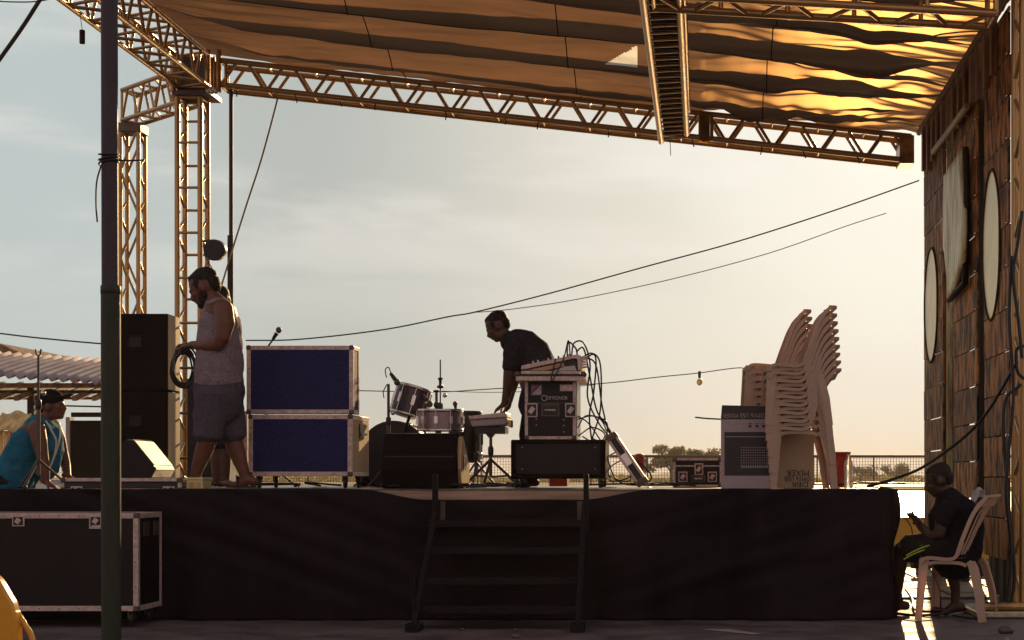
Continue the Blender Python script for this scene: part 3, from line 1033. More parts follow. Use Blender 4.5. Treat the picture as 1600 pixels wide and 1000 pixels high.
MB().add(vs, [(k * 9 + j, k * 9 + j + 1, (k + 1) * 9 + j + 1, (k + 1) * 9 + j) for k in range(21) for j in range(8)], True).build('board', HIDE, hb_, solid=.03)
MB().tube([(WX - .05, Yb0 + .02, prof[0][2]), (WX - .05, Yb0 - .04, 3.6), (WX - .05, Yb0 + .04, prof[-1][2]), (WX - .05, Yb1 - .1, prof[-1][2] - .05)], .03, 6).build('backing_batten', WOODDK, hb_)

# near right steel tower
truss('truss_tower', 'steel lattice tower at the right edge, loops of black cable hanging on it', (2.40, 11.55, 0.05), (2.40, 11.55, EYE + 3.9),
      Vector((.3, 0, 0)), Vector((0, .3, 0)), .6, ('R', 'Z', 'H', 'Z'), .032, .018, mt=STEEL)
bp = thing('base_plate', 'flat metal tower base on the ground at the bottom right corner', 'base plate', (2.3, 11.2, 0))
MB().box(1.98, 3.0, 11.15, 11.9, .004, .05).build('plate', PLATE, bp, bevel=.01)
MB().tube([(2.0, 11.25, .08), (3.0, 11.25, .08)], .03, 8).build('pipe', STEEL, bp)
cabl = []
for k, pts in enumerate(([(1597, 330), (1590, 380), (1583, 430), (1591, 500), (1597, 560)], [(1580, 400), (1577, 500), (1583, 620), (1572, 760), (1580, 860), (1572, 950)],
                         [(1600, 540), (1588, 548), (1590, 580), (1600, 592)], [(1595, 600), (1568, 640), (1577, 800), (1585, 900), (1576, 955)])):
    o = MB().tube(curve([P(a, b, 11.42 + .02 * k) for a, b in pts]), .013, 6).build('hanging_cable', RUBBER)
    tag(o, ['black cable loop hanging at the upper right edge beside the last oval panel',
            'long black cable running down to the ground left of the right-hand tower',
            'short cable loop sticking out at mid height of the right-hand tower',
            'second long black cable drooping down the right-hand tower from mid height'][k], 'cable', 'cables on the right-hand tower')
o = MB().tube(curve([P(1590, 565, 11.7), P(1530, 660, 12), P(1450, 725, 12.2), P(1392, 750, 12.3), P(1355, 760, 12.4)]), .012, 6).build('power_cable', RUBBER)
tag(o, 'black cable rising from the stage end past the boy\'s head to the right tower', 'cable')

# ------------------------------------------------------------------ foreground pole, ropes, wires
PY = 8.5
pole = thing('foreground_pole', 'tall dark pole in front at the left, green below and purple grey above', 'pole', (XX(173, PY), PY, 0))
zj = ZZ(447, PY)
rod((XX(174, PY), PY, 0), (XX(173, PY), PY, zj), .0525, 'lower_tube', GREENPOLE, pole, 24)
rod((XX(172, PY), PY, zj), (XX(169, PY), PY, 6), .0445, 'upper_tube', GREYPOLE, pole, 24)
MB().lathe([(.046, 0), (.054, .005), (.054, .05), (.046, .055)], (XX(173, PY), PY, zj - .05), n=24).build('collar', GREENPOLE, pole)
wr = MB()
for k in range(3):
    zc = ZZ(241 + k * 7, PY)
    wr.tube([(XX(170, PY) + .052 * cos(a * pi / 8), PY + .052 * sin(a * pi / 8), zc + .01 * sin(a * pi / 8 + k)) for a in range(16)], .005, 5, closed=True)
wr.tube(curve([P(158, 258, PY - .05), P(151, 285, PY - .05), P(150, 320, PY - .05), P(152, 347, PY - .05)]), .0045, 5)
wr.tube(curve([P(182, 250, PY - .03), P(200, 251, PY), P(226, 250, PY)]), .005, 5)
wr.build('tied_wire', RUBBER, pole)


def line(pts, Ys, r, label, mt=RUBBER, cat='wire', name='wire', group=None):
    if isinstance(Ys, (int, float)):
        Ys = [Ys] * len(pts)
    o = MB().tube(curve([P(a, b, Y) for (a, b), Y in zip(pts, Ys)], 6), r, 6).build(name, mt)
    return tag(o, label, cat, group)


line([(-40, 150), (0, 92), (34, 44), (66, -6)], 9, .012, 'thick dark guy rope slanting up at the top left corner', ROPE, 'rope', 'guy_rope')
line([(-30, 0), (20, 3), (66, 1), (120, -14)], 12, .005, 'thin wire crossing the extreme top left corner')
line([(0, 521), (60, 528), (158, 537), (230, 541)], 20, .010, 'thin wire sagging above the shed roof behind the pole')
line([(434, 150), (431, 165), (408, 250), (382, 330), (345, 450), (290, 640)], [16.7, 16.7, 16.6, 16.5, 16.4, 16.2], .010, 'pale guy rope slanting down from the rear truss beside the tall thin mast', ROPEL, 'rope', 'guy_rope')
line([(384, 532), (470, 530), (600, 515), (700, 495), (745, 487), (860, 458), (1000, 419), (1150, 378), (1300, 330), (1436, 282)], 17, .0075, 'upper dark line rising in a long curve from the blue cases to the plank wall', ROPE, 'rope', 'line_rope')
line([(745, 488), (800, 483), (900, 468), (1050, 436), (1200, 396), (1320, 354), (1385, 333)], 17.2, .0048, 'lower thinner line parting from the long rising rope near the middle', ROPEL, 'rope', 'line_rope')
line([(540, 610), (640, 612), (700, 612), (780, 607), (930, 600), (1030, 589), (1090, 583), (1150, 575), (1168, 578), (1195, 590)], 24, .0075, 'thin festoon cable carrying a bulb, across the sky behind the mixer', ROPE, 'wire', 'festoon_cable')
line([(690, 611), (760, 613), (830, 611), (930, 601)], 24.3, .005, 'thin second wire under the festoon cable behind the bending man', ROPE, 'wire', 'festoon_cable')
bl = thing('light_bulb', 'amber bulb hanging from the festoon cable left of the stacked chairs', 'bulb', P(1092, 590, 24))
MB().lathe([(.02, 0), (.024, .06), (.02, .11)], P(1093, 591, 24)).build('socket', BLKPLA, bl)
MB().ell(P(1093, 597, 24), (.045, .045, .055)).build('glass', BULB, bl)
hg = thing('hanging_weight', 'small dark cylinder dangling on a thread at the top left', 'weight', P(128, 47, 13))
MB().lathe([(.02, -.115), (.023, -.11), (.023, -.003), (.018, 0)], P(128.5, 47, 13)).build('cylinder', WOODDK, hg)
MB().tube([P(125, 22, 13), P(128.5, 47, 13)], .003, 5).build('thread', ROPEL, hg)
mast = thing('thin_mast', 'thin vertical mast behind the man, from stage to rear truss', 'pole', (XX(360, 16.5), 16.5, 0))
rod((XX(360, 16.5), 16.5, SZ), (XX(360, 16.5), 16.5, ZZ(368, 16.5)), .031, 'lower_tube', GREENPOLE, mast, 14)
rod((XX(361, 16.5), 16.5, ZZ(368, 16.5)), (XX(361, 16.5), 16.5, ZZ(140, 16.5)), .021, 'upper_tube', GREYPOLE, mast, 14)
line([(1046, 205), (1047, 222), (1048, 243)], 16.4, .004, 'short thread dangling from the end of the hanging ladder truss', ROPE, 'thread', 'thread')

# spotlight on the tower
sl = thing('spotlight', 'round black spotlight clamped to the main left tower', 'spotlight', P(338, 391, 16.6))
MB().lathe([(.05, .12), (.09, .08), (.112, .02), (.115, -.06), (.112, -.07), (.10, -.07)], P(338, 391, 16.6), axis=(.15, 1, .1)).build('housing', BLKPLA, sl)
MB().lathe([(.10, 0), (.001, .01)], P(338, 391, 16.53), axis=(.15, 1, .1)).build('lens', BLKPLA, sl)
MB().tube(curve([P(318, 377, 16.7), P(328, 376, 16.6), P(330, 385, 16.6)]), .014, 6).build('yoke', STEELD, sl)
MB().tube(curve([P(318, 384, 16.7), P(321, 400, 16.6), P(326, 398, 16.6)]), .01, 6).build('yoke', STEELD, sl)
MB().tube(curve([P(322, 402, 16.6), P(327, 412, 16.6), P(331, 418, 16.6)]), .006, 6).build('tail_cable', RUBBER, sl)


# ------------------------------------------------------------------ cases
def caster(mb, root, x, y, z0, r=.045):
    w = MB().lathe([(r * .8, -.016), (r, -.012), (r, .012), (r * .8, .016)], (x, y, z0 + r), axis=(1, .3, 0), n=16)
    o = w.build('caster', RUBBER, root)
    MB().box(x - .02, x + .02, y - .025, y + .025, z0 + r, z0 + 2.05 * r).build('fork', STEELD, root)


def flight_case(name, label, x0, x1, y0, y1, z0, z1, panel, ew=.028, wheels=None, group=None, cat='flight case', corners=True, rivets=True):
    r = thing(name, label, cat, ((x0 + x1) / 2, (y0 + y1) / 2, z0 if not wheels else wheels), group)
    e = .004
    MB().box(x0 + e, x1 - e, y0 + e, y1 - e, z0 + e, z1 - e).build('panel_box', panel, r)
    for (a, b, c, d, f, g) in ((x0 + ew, x1 - ew, y0, y0 + ew, z1 - ew, z1), (x0 + ew, x1 - ew, y0, y0 + ew, z0, z0 + ew), (x0, x0 + ew, y0, y0 + ew, z0, z1), (x1 - ew, x1, y0, y0 + ew, z0, z1),
                               (x1 - ew, x1, y0 + ew, y1 - ew, z1 - ew, z1), (x1 - ew, x1, y0 + ew, y1 - ew, z0, z0 + ew), (x1 - ew, x1, y1 - ew, y1, z0, z1),
                               (x0, x0 + ew, y0 + ew, y1 - ew, z1 - ew, z1), (x0, x1 - ew, y1 - ew, y1, z1 - ew, z1)):
        MB().box(a, b, c, d, f, g).build('edge_trim', ALU, r, bevel=.003)
    if corners:
        for x in (x0, x1):
            for z in (z0, z1):
                MB().box(x - .004 if x == x0 else x - .036, x + .036 if x == x0 else x + .004, y0 - .005, y0 + .03,
                         z - .004 if z == z0 else z - .036, z + .036 if z == z0 else z + .004).build('corner_cap', STEELD, r, bevel=.01)
    if rivets:
        m_ = MB()
        nx = max(3, int((x1 - x0) / .13))
        for i in range(1, nx):
            for z in (z0 + ew / 2, z1 - ew / 2):
                m_.ell((x0 + (x1 - x0) * i / nx, y0 - .001, z), (.005, .003, .005), n=6, m=4)
        nz_ = max(2, int((z1 - z0) / .15))
        for i in range(1, nz_):
            for x in (x0 + ew / 2, x1 - ew / 2):
                m_.ell((x, y0 - .001, z0 + (z1 - z0) * i / nz_), (.005, .003, .005), n=6, m=4)
        o = m_.build('rivets', STEELD, r); o['kind'] = 'stuff'
    if wheels is not None:
        for x in (x0 + .07, x1 - .07):
            for y in (y0 + .07, y1 - .07):
                caster(None, r, x, y, wheels, (z0 - wheels) / 2.05)
    return r


def butterfly(root, x, y, z, w=.075, h=.085, mt=None):
    MB().box(x - w / 2, x + w / 2, y - .006, y + .002, z - h / 2, z + h / 2).build('latch_plate', mt or ALU, root, bevel=.01)
    MB().box(x - w / 2 + .01, x + w / 2 - .01, y - .009, y - .0065, z - h / 2 + .01, z + h / 2 - .01).build('latch_recess', BLKPLA, root, bevel=.004)
    MB().obox((x, y - .014, z), (w * .4, .008, h * .5), Quaternion((0, 1, 0), .6)).build('latch_wing', mt or ALU, root, bevel=.003)


def handle_dish(root, x, y, z, w=.13, h=.1):
    MB().box(x - w / 2, x + w / 2, y - .006, y + .002, z - h / 2, z + h / 2).build('handle_plate', STEELD, root, bevel=.012)
    MB().box(x - w / 2 + .012, x + w / 2 - .012, y - .009, y - .0065, z - h / 2 + .012, z + h / 2 - .012).build('handle_recess', BLKPLA, root, bevel=.004)
    MB().tube([(x - w * .3, y - .018, z), (x + w * .3, y - .018, z)], .008, 8).build('handle_grip', ALU, root)


CY0 = 12.3
up_ = flight_case('flight_case', 'upper blue flight case with aluminium edges, resting on the lower one', XX(385, CY0), XX(552, CY0), CY0, CY0 + .22, ZZ(646.5, CY0), ZZ(540, CY0), BLUELAM, ew=.034)
lo_ = flight_case('flight_case', 'lower blue flight case on casters, tan side with a recessed handle', XX(388, CY0), XX(550, CY0), CY0, CY0 + .62, ZZ(744, CY0), ZZ(648, CY0), BLUELAM, ew=.036, wheels=SZ)
sx = XX(550, CY0)
MB().box(sx - .003, sx + .001, CY0 + .036, CY0 + .584, ZZ(744, CY0) + .036, ZZ(648, CY0) - .036).build('side_panel', PLYSUN, lo_)
MB().box(sx + .001, sx + .012, CY0 + .24, CY0 + .40, 1.34, 1.46).build('handle_plate', BLKPLA, lo_, bevel=.004)
MB().tube([(sx + .03, CY0 + .26, 1.38), (sx + .03, CY0 + .38, 1.38)], .012, 8).build('handle_grip', WHITEB, lo_)
MB().box(XX(376, CY0 + .3), XX(386, CY0 + .3), CY0 + .3, CY0 + .34, ZZ(750, CY0), ZZ(640, CY0)).build('hinge_side', ALU, lo_)

GY = 10.5
gc = flight_case('flight_case', 'long black flight case on casters on the ground at bottom left', XX(-62, GY), XX(216, GY), GY, GY + .46, ZZ(955, GY), ZZ(802, GY), BLKLAM, ew=.036, wheels=.004)
for xp in (29, 150):
    butterfly(gc, XX(xp, GY), GY - .001, ZZ(814, GY), .085, .075)
gx = XX(216, GY)
for yy in (GY + .14, GY + .33):
    MB().box(gx + .0005, gx + .008, yy - .05, yy + .05, .62, .72).build('handle_plate', STEELD, gc, bevel=.003)
tl = thing('sticker', 'small white warning sticker with a dark triangle on the long black case', 'sticker', (XX(147, GY), GY, ZZ(815, GY)))
MB().box(XX(140, GY), XX(158, GY), GY - .008, GY - .0066, ZZ(826, GY), ZZ(808, GY)).build('paper', PRINTL, tl)
MB().prism([(XX(142, GY), ZZ(824, GY)), (XX(152, GY), ZZ(811, GY)), (XX(142, GY), ZZ(811, GY))], GY - .0096, GY - .0082).build('triangle', INK, tl)

# flat lid lying on stage at left, with the monitor on it
LYc = 11.5
lid = flight_case('case_lid', 'flat flight case lid lying on the stage edge under the left monitor', XX(95, LYc), XX(283, LYc), LYc, LYc + .5, ZZ(769, LYc) + .002, ZZ(747, LYc), BLKLAM, ew=.026, rivets=False)
MB().box(XX(95, LYc) - .0, XX(283, LYc), LYc + .001, LYc + .004, ZZ(762, LYc), ZZ(755, LYc)).build('band', BLKPLA, lid)
butterfly(lid, XX(120, LYc), LYc - .002, ZZ(765, LYc), .09, .05)
butterfly(lid, XX(264, LYc), LYc - .002, ZZ(765, LYc), .09, .05)

# PA stack
PAY = 16.15
for k, (ya, yb, lb) in enumerate(((490, 610, 'upper black loudspeaker cabinet of the stack behind the foreground pole'), (611.5, 755, 'lower black loudspeaker cabinet standing on the stage behind the pole'))):
    t = thing('speaker_cabinet', lb, 'loudspeaker', P(225, yb, PAY), 'stacked loudspeaker cabinets')
    x0, x1 = XX(178, PAY), XX(262, PAY)
    z0, z1 = (SZ + .001 if k else ZZ(yb, PAY)), ZZ(ya, PAY)
    MB().box(x0, x1, PAY, PAY + .36, z0, z1).build('cabinet', CARPET, t, bevel=.012)
    MB().box(x1 - .001, x1 + .008, PAY + .01, PAY + .35, z0 + .01, z1 - .01).build('tan_side', PLYSUN, t)  # tan colour stands for sunlight on the black cabinet's side
    for yh in ((532,) if k == 0 else (656,)):
        MB().box(XX(200, PAY), XX(224, PAY), PAY - .012, PAY + .001, ZZ(yh + 12, PAY), ZZ(yh - 8, PAY)).build('handle_cup', BLKFAB, t, bevel=.006)
        MB().box(XX(203, PAY), XX(221, PAY), PAY - .016, PAY - .0125, ZZ(yh + 9, PAY), ZZ(yh - 5, PAY)).build('handle_hole', BLKLAM, t)
    # sunlit diagonal straps on the side
# dark amplifier rack behind the man
t = thing('amp_rack', 'tall black equipment rack standing behind the man coiling cable', 'equipment rack', (XX(330, 15.6), 15.6, SZ))
MB().box(XX(292, 15.6), XX(352, 15.6), 15.6, 16.0, SZ + .001, ZZ(592, 15.6)).build('body', BLKLAM, t, bevel=.01)
MB().box(XX(292, 15.6) - .0, XX(352, 15.6), 15.585, 15.599, ZZ(600, 15.6), ZZ(592, 15.6)).build('top_trim', STEELD, t)

# left monitor wedge on the lid
MY = 11.7
mw = thing('monitor_wedge', 'black stage monitor with pale sunlit grille on the flat case lid at left', 'stage monitor', P(230, 747, MY))
pr = [(182, 747), (182, 705), (197, 688), (208, 688), (240, 728), (243, 735), (236, 747)]
zsh = ZZ(747, LYc) + .001 - ZZ(747, MY)
poly = [(XX(a, MY), ZZ(b, MY) + zsh) for a, b in pr]
MB().prism(poly, MY, MY + .42).build('cabinet', BLKLAM, mw, bevel=.006)


def face_plate(a, b, off, name, mt, yy0, yy1, th=.006):
    a, b = Vector((XX(a[0], MY), 0, ZZ(a[1], MY) + zsh)), Vector((XX(b[0], MY), 0, ZZ(b[1], MY) + zsh))
    n = Vector((-(b - a).z, 0, (b - a).x)).normalized()
    if n.z < 0: n = -n
    q = [a + n * .001, b + n * .001, b + n * th, a + n * th]
    MB().prism([(p.x, p.z) for p in q], yy0, yy1).build(name, mt, mw)


face_plate((209, 689.5), (239.5, 727), 0, 'grille', GRILLE, MY + .012, MY + .408)
face_plate((240.5, 729), (243, 734.5), 0, 'lower_grille', PLYSUN, MY + .012, MY + .408)
face_plate((198, 687.9), (207, 687.9), 0, 'top_board', GRILLE, MY + .012, MY + .408)

# yellow tin on the stage under the man's foot
ty = thing('yellow_tin', 'pale yellow sunlit tin box on the stage edge beside the flat lid', 'tin', P(308, 769, 11.45))
MB().box(XX(295, 11.45), XX(320, 11.45), 11.4, 11.6, SZ + .001, ZZ(750, 11.45)).build('tin', LEMON, ty, bevel=.006)
MB().box(XX(294, 11.45), XX(321, 11.45), 11.395, 11.605, ZZ(750, 11.45), ZZ(746, 11.45)).build('lid', LEMON, ty, bevel=.004)
MB().box(XX(297, 11.45), XX(317, 11.45), 11.397, 11.3995, ZZ(762, 11.45), ZZ(753, 11.45)).build('label_band', TAN, ty)


# generic stands ----------------------------------------------------
def mic_stand(label, x, ytop, Y, zfoot, spread=.3, clip=True, boom=None, r=.011, name='microphone_stand'):
    t = thing(name, label, 'microphone stand', (XX(x, Y), Y, zfoot))
    X = XX(x, Y); zt = ZZ(ytop, Y)
    rod((X, Y, zfoot + .1), (X, Y, zfoot + (zt - zfoot) * .62), r * 1.3, 'lower_tube', STEELD, t, 10)
    rod((X, Y, zfoot + (zt - zfoot) * .62), (X, Y, zt), r * .85, 'upper_tube', STEELD, t, 10)
    MB().lathe([(.018, 0), (.022, .01), (.022, .06), (.016, .07)], (X, Y, zfoot + (zt - zfoot) * .6)).build('clutch', BLKPLA, t)
    MB().ell((X + .04, Y - .01, zfoot + (zt - zfoot) * .72), .02).build('knob', CHROME, t)
    for k in range(3):
        a = k * 2 * pi / 3 + .5
        rod((X, Y, zfoot + .22), (X + spread * cos(a), Y + spread * sin(a), zfoot + .015), .009, 'leg', STEELD, t, 8)
        MB().ell((X + spread * cos(a), Y + spread * sin(a), zfoot + .016), (.02, .02, .015)).build('rubber_foot', RUBBER, t)
    if clip:
        MB().tube([(X - .02, Y, zt + .05), (X - .014, Y, zt + .01), (X, Y, zt), (X + .014, Y, zt + .01), (X + .02, Y, zt + .05)], .007, 6).build('clip', BLKPLA, t)
    return t


mic_stand('black microphone stand with an empty clip at the far left beside the man in turquoise', 60, 556, 11.45, SZ, .22)


def mic(name, label, a, b, Y, r=.02, cat='microphone'):
    a, b = P(*a, Y), P(*b, Y)
    t = thing(name, label, cat, a)
    d = (b - a).normalized()
    L = (b - a).length
    MB().lathe([(r * .5, 0), (r * .62, .01), (r * .8, L * .62), (r * .95, L * .66)], a, axis=d).build('body', BLKPLA, t)
    MB().ell(b - d * .005, (r * 1.15, r * 1.15, r * 1.25)).build('grille_ball', STEELD, t)
    return t


# mic behind the blue cases
bm1 = mic_stand('short microphone stand hidden behind the stacked blue flight cases', 416, 545, 13.1, SZ, .25, clip=False)
mic('microphone', 'microphone sticking up above the upper blue flight case', (426, 531), (436, 515), 13.1, .022)
rod(P(416, 545, 13.1), P(427, 530, 13.1), .008, 'boom', STEELD, bm1)

# ------------------------------------------------------------------ drums
def drum(label, c, r, h, axis, shell, lugs=8, name='drum', hoop=CHROME, hd=None):
    c = Vector(c); ax = Vector(axis).normalized()
    q = Vector((0, 0, 1)).rotation_difference(ax).to_matrix()
    t = thing(name, label, 'drum', c)
    MB().lathe([(r * .985, -h / 2), (r * .985, h / 2)], c, ax, n=36).build('shell', shell, t)
    MB().lathe([(.001, 0), (r * .97, .001)], c + ax * (h / 2 + .002), ax, n=36).build('head', hd or HEAD, t)
    for s_ in (-1, 1):
        MB().lathe([(r, -.012), (r * 1.03, -.012), (r * 1.03, .012), (r, .014)], c + ax * s_ * (h / 2 - .006), ax, n=36).build('hoop', hoop, t)
    for k in range(lugs):
        a = 2 * pi * k / lugs + .3
        o_ = q @ Vector((cos(a), sin(a), 0))
        p = c + o_ * r * 1.03
        l = MB().tube([p - ax * h * .42, p + ax * h * .44], .005, 6)
        l.obox(c + o_ * r * 1.0 + ax * h * .02, (.03, .03, h * .34), Matrix.Rotation(a, 3, 'Z') if abs(ax.z) > .99 else q @ Matrix.Rotation(a, 3, 'Z'))
        l.build('lug', hoop, t)
    return t


DY = 13.4
dp = DY / F
drum('dark tilted tom drum with a microphone clipped over its rim', P(642, 628, DY), 27 * dp, 46 * dp, (.26, .10, .94), PURPD)
drum('silver sparkle drum standing behind the wide monitor wedge', P(688, 657, 13.0), 35 * 13 / F, 33 * 13 / F, (0, -.03, 1), SILVER, lugs=10)
ft = drum('tall black floor tom right of the silver drum', P(728, 683, 13.6), 24 * 13.6 / F, 78 * 13.6 / F, (0, 0, 1), BLKPLA, lugs=6, hoop=STEELD)
for a in (0.3, 2.4, 4.5):
    p = P(728, 720, 13.6)
    rod((p.x + .14 * cos(a), 13.6 + .14 * sin(a), SZ), (p.x + .14 * cos(a), 13.6 + .14 * sin(a), 1.4), .008, 'leg', CHROME, ft)
bd = drum('big dark bass drum lying on its side behind the wide monitor wedge', P(622, 712, 13.9), 52 * 13.9 / F, .42, (0, -1, 0), BLKPLA, lugs=8, name='bass_drum', hoop=BLKPLA, hd=BLKFAB)
for a in (-1, 1):
    p = P(622 + a * 50, 740, 13.75)
    rod(p, (p.x + a * .1, 13.7, SZ), .01, 'spur', STEELD, bd)
# tom mount
rod(P(640, 650, 13.5), P(628, 690, 13.8), .014, 'mount_post', STEELD, bd)
rod(P(686, 668, 13.0), P(686, 700, 13.2), .012, 'mount_post', STEELD, bd)
dk = thing('drum_bag', 'dark soft drum bag heaped between the blue cases and the drums', 'bag', (XX(590, 14.4), 14.4, SZ))
m = MB()
for (a, b, r_) in ((590, 712, 30), (610, 700, 34), (586, 735, 34), (640, 712, 38)):
    m.ell(P(a, b, 14.5), (r_ * 14.5 / F, .25, r_ * 14.5 / F))
m.box(XX(570, 14.5), XX(670, 14.5), 14.3, 14.7, SZ + .002, ZZ(735, 14.5))
m.build('fabric_bag', BLKFAB, dk, remesh=.025, smooth_it=6)
mic_stand('short stand with a clamp left of the tilted tom', 607, 600, 13.2, SZ, .22, clip=False, r=.014)
mic('microphone', 'microphone pointing down at the tilted tom drum', (610, 583), (621, 598), 13.15, .024)
mic('microphone', 'microphone clipped below the right rim of the tilted tom', (660, 618), (672, 632), 13.1, .024)
line([(604, 590), (602, 578), (607, 574), (611, 583)], 13.15, .005, 'small cable loop at the back of the microphone over the tom', RUBBER, 'cable', 'microphone_cable')
line([(605, 600), (599, 612), (600, 622)], 13.15, .005, 'cable drooping left of the tilted tom', RUBBER, 'cable', 'microphone_cable')
rod(P(612, 586, 13.15), P(607, 603, 13.2), .012, 'clamp', BLKPLA, None) if False else None
cs = mic_stand('tall thin cymbal stand rod rising in front of the silver drum', 688, 562, 12.9, SZ, .3, clip=False, r=.007, name='cymbal_stand')
MB().lathe([(.01, 0), (.028, .005), (.028, .02), (.012, .03), (.012, .07), (.02, .075), (.02, .09)], P(688, 607, 12.9)).build('wing_nut', BLKPLA, cs)
hs_ = thing('hi_hat_clutch', 'short rod with a knob between tilted tom and cymbal stand', 'drum hardware', P(681, 640, 13.3))
rod(P(682, 610, 13.3), P(682, 642, 13.3), .012, 'rod', STEELD, hs_)
rod(P(682, 642, 13.3), (XX(682, 13.3), 13.3, SZ), .01, 'leg', STEELD, hs_)
MB().ell(P(682, 633, 13.3), (.025, .025, .03)).build('knob', BLKPLA, hs_)
MB().ell(P(682, 611, 13.3), (.03, .03, .01)).build('felt', BLKPLA, hs_)
mic('microphone', 'small upright microphone over the right rim of the silver drum', (712, 640), (711, 630), 13.1, .018)

# wide front monitor wedge
WY = 11.75
ww = thing('monitor_wedge', 'wide black monitor wedge facing the drummer beside the stairs post', 'stage monitor', P(660, 765, WY))
x0, x1 = XX(592, WY), XX(718, WY)
zt = ZZ(677, WY)
poly = [(WY + .04, SZ + .001), (WY, SZ + .14), (WY + .06, zt), (WY + .16, zt + .006), (WY + .52, SZ + .17), (WY + .5, SZ + .001)]
k = len(poly)
sh = .0
vs = []
for xx, inset in ((x0, 1), (x1, -1)):
    for (yy, z) in poly:
        f = (z - SZ) / (zt - SZ)
        vs.append((xx + inset * (.03 * f + (.02 if z < SZ + .01 else 0)), yy, z))
MB().add(vs, [tuple(range(k)), tuple(reversed(range(k, 2 * k)))] + [(i, i + k, (i + 1) % k + k, (i + 1) % k) for i in range(k)]).build('cabinet', CARPET, ww, bevel=.008)
MB().box(x0 + .04, x1 - .05, WY + .02, WY + .03, SZ + .24, SZ + .25).build('seam', BLKPLA, ww)
vs = []
sb = MB()
sb.prismx([(WY + .09, SZ + .03), (WY + .03, SZ + .15), (WY + .10, zt - .03), (WY + .16, zt - .02), (WY + .48, SZ + .18), (WY + .46, SZ + .03)], x1 - .026, x1 + .004)
sb.build('tan_side', PLYSUN, ww)
MB().box(x1 - .005, x1 + .008, WY + .16, WY + .30, SZ + .14, SZ + .27).build('handle_cup', BLKPLA, ww, bevel=.006)

# percussion multipad in its case on a tripod
KY = 12.9
kp = thing('percussion_pad', 'grey electronic pad in a slim case on a tripod, touched by the bending man', 'drum pad', P(765, 670, KY))
MB().prism([(XX(731, KY), ZZ(650, KY)), (XX(790, KY), ZZ(644, KY)), (XX(792, KY), ZZ(652, KY)), (XX(733, KY), ZZ(656, KY))], KY, KY + .3).build('lid', ALU, kp, bevel=.008)
MB().prism([(XX(733, KY), ZZ(656.5, KY)), (XX(792, KY), ZZ(652.5, KY)), (XX(791, KY), ZZ(664, KY)), (XX(737, KY), ZZ(667, KY))], KY + .01, KY + .3).build('body', CARD, kp, bevel=.012)
MB().box(XX(742, KY), XX(788, KY), KY + .05, KY + .28, ZZ(677, KY), ZZ(666, KY)).build('mount_plate', BLKPLA, kp, bevel=.004)
MB().box(XX(793, KY), XX(797, KY), KY + .05, KY + .2, ZZ(667, KY), ZZ(656, KY)).build('socket_panel', LEMON, kp)
ks = thing('pad_stand', 'black double-braced tripod stand under the grey percussion pad', 'stand', (XX(763, KY + .15), KY + .15, SZ))
X, Yk = XX(763, KY), KY + .15
rod((X, Yk, SZ + .1), (X, Yk, ZZ(676, Yk)), .013, 'post', STEELD, ks, 10)
MB().lathe([(.02, 0), (.024, .02), (.024, .06), (.018, .08)], (X, Yk, ZZ(712, Yk))).build('clutch', BLKPLA, ks)
MB().prism([(X - .05, ZZ(676, Yk)), (X + .05, ZZ(676, Yk)), (X + .015, ZZ(684, Yk)), (X - .015, ZZ(684, Yk))], Yk - .03, Yk + .03).build('bracket', STEELD, ks)
for k, a in enumerate((.25, 2.9, 4.6)):
    e = Vector((X + .24 * cos(a), Yk + .24 * sin(a), SZ + .015))
    rod((X, Yk, SZ + .24), e, .013, 'leg', STEELD, ks)
    rod((X, Yk, SZ + .09), (X + .15 * cos(a), Yk + .15 * sin(a), SZ + .1), .009, 'brace', STEELD, ks)
    MB().ell(e, (.022, .022, .016)).build('rubber_foot', RUBBER, ks)
mic_stand('thin upright rod stand between floor tom and pad tripod', 744, 690, 13.3, SZ, .18, clip=False, r=.008)


def text(body, size, loc, rot, mt, parent, name='lettering', sx_=1):
    cu = bpy.data.curves.new(name, 'FONT')
    cu.body = body; cu.size = size; cu.align_x = 'CENTER'; cu.align_y = 'CENTER'; cu.extrude = .0004
    tmp = bpy.data.objects.new(name, cu)
    col.objects.link(tmp)
    me = bpy.data.meshes.new_from_object(tmp.evaluated_get(bpy.context.evaluated_depsgraph_get()))
    bpy.data.objects.remove(tmp)
    me.materials.clear(); me.materials.append(mt)
    o = bpy.data.objects.new(name, me)
    col.objects.link(o)
    o0 = ORG[parent.name]
    o.parent = parent
    o.location = Vector(loc) - o0
    o.rotation_euler = rot
    o.scale = (sx_, 1, 1)
    return o


# subwoofer + rack + mixer
QY = 12.5
sw = thing('subwoofer', 'low wide black subwoofer cabinet carrying the rack case', 'loudspeaker', P(870, 762, QY))
MB().box(XX(798, QY), XX(946, QY), QY, QY + .5, ZZ(748, QY), ZZ(687, QY)).build('cabinet', CARPET, sw, bevel=.012)
MB().box(XX(806, QY), XX(938, QY), QY - .006, QY + .001, ZZ(741, QY), ZZ(694, QY)).build('grille', BLKLAM, sw, bevel=.004)
for xp in (816, 930):
    for yp in (699, 733):
        MB().ell(P(xp, yp, QY - .01), .007, n=8, m=6).build('screw_or_glint', CHROME, sw)
for xp in (806, 938):
    for d in (.06, .44):
        caster(None, sw, XX(xp, QY), QY + d, SZ, (ZZ(748, QY) - SZ) / 2.05)
RY = 12.6
rk = flight_case('rack_case', 'black rack case with latches and brand lettering under the mixing desk', XX(820, RY), XX(900, RY), RY, RY + .45, ZZ(687, RY) + .002, ZZ(590, RY), BLKLAM, ew=.026)
MB().box(XX(900, RY) - .003, XX(900, RY) + .004, RY + .03, RY + .42, ZZ(684, RY) + .02, ZZ(594, RY)).build('side_panel', BLKPLA, rk)
for xp in (831, 892):
    butterfly(rk, XX(xp, RY), RY - .003, ZZ(641, RY), .095, .115)
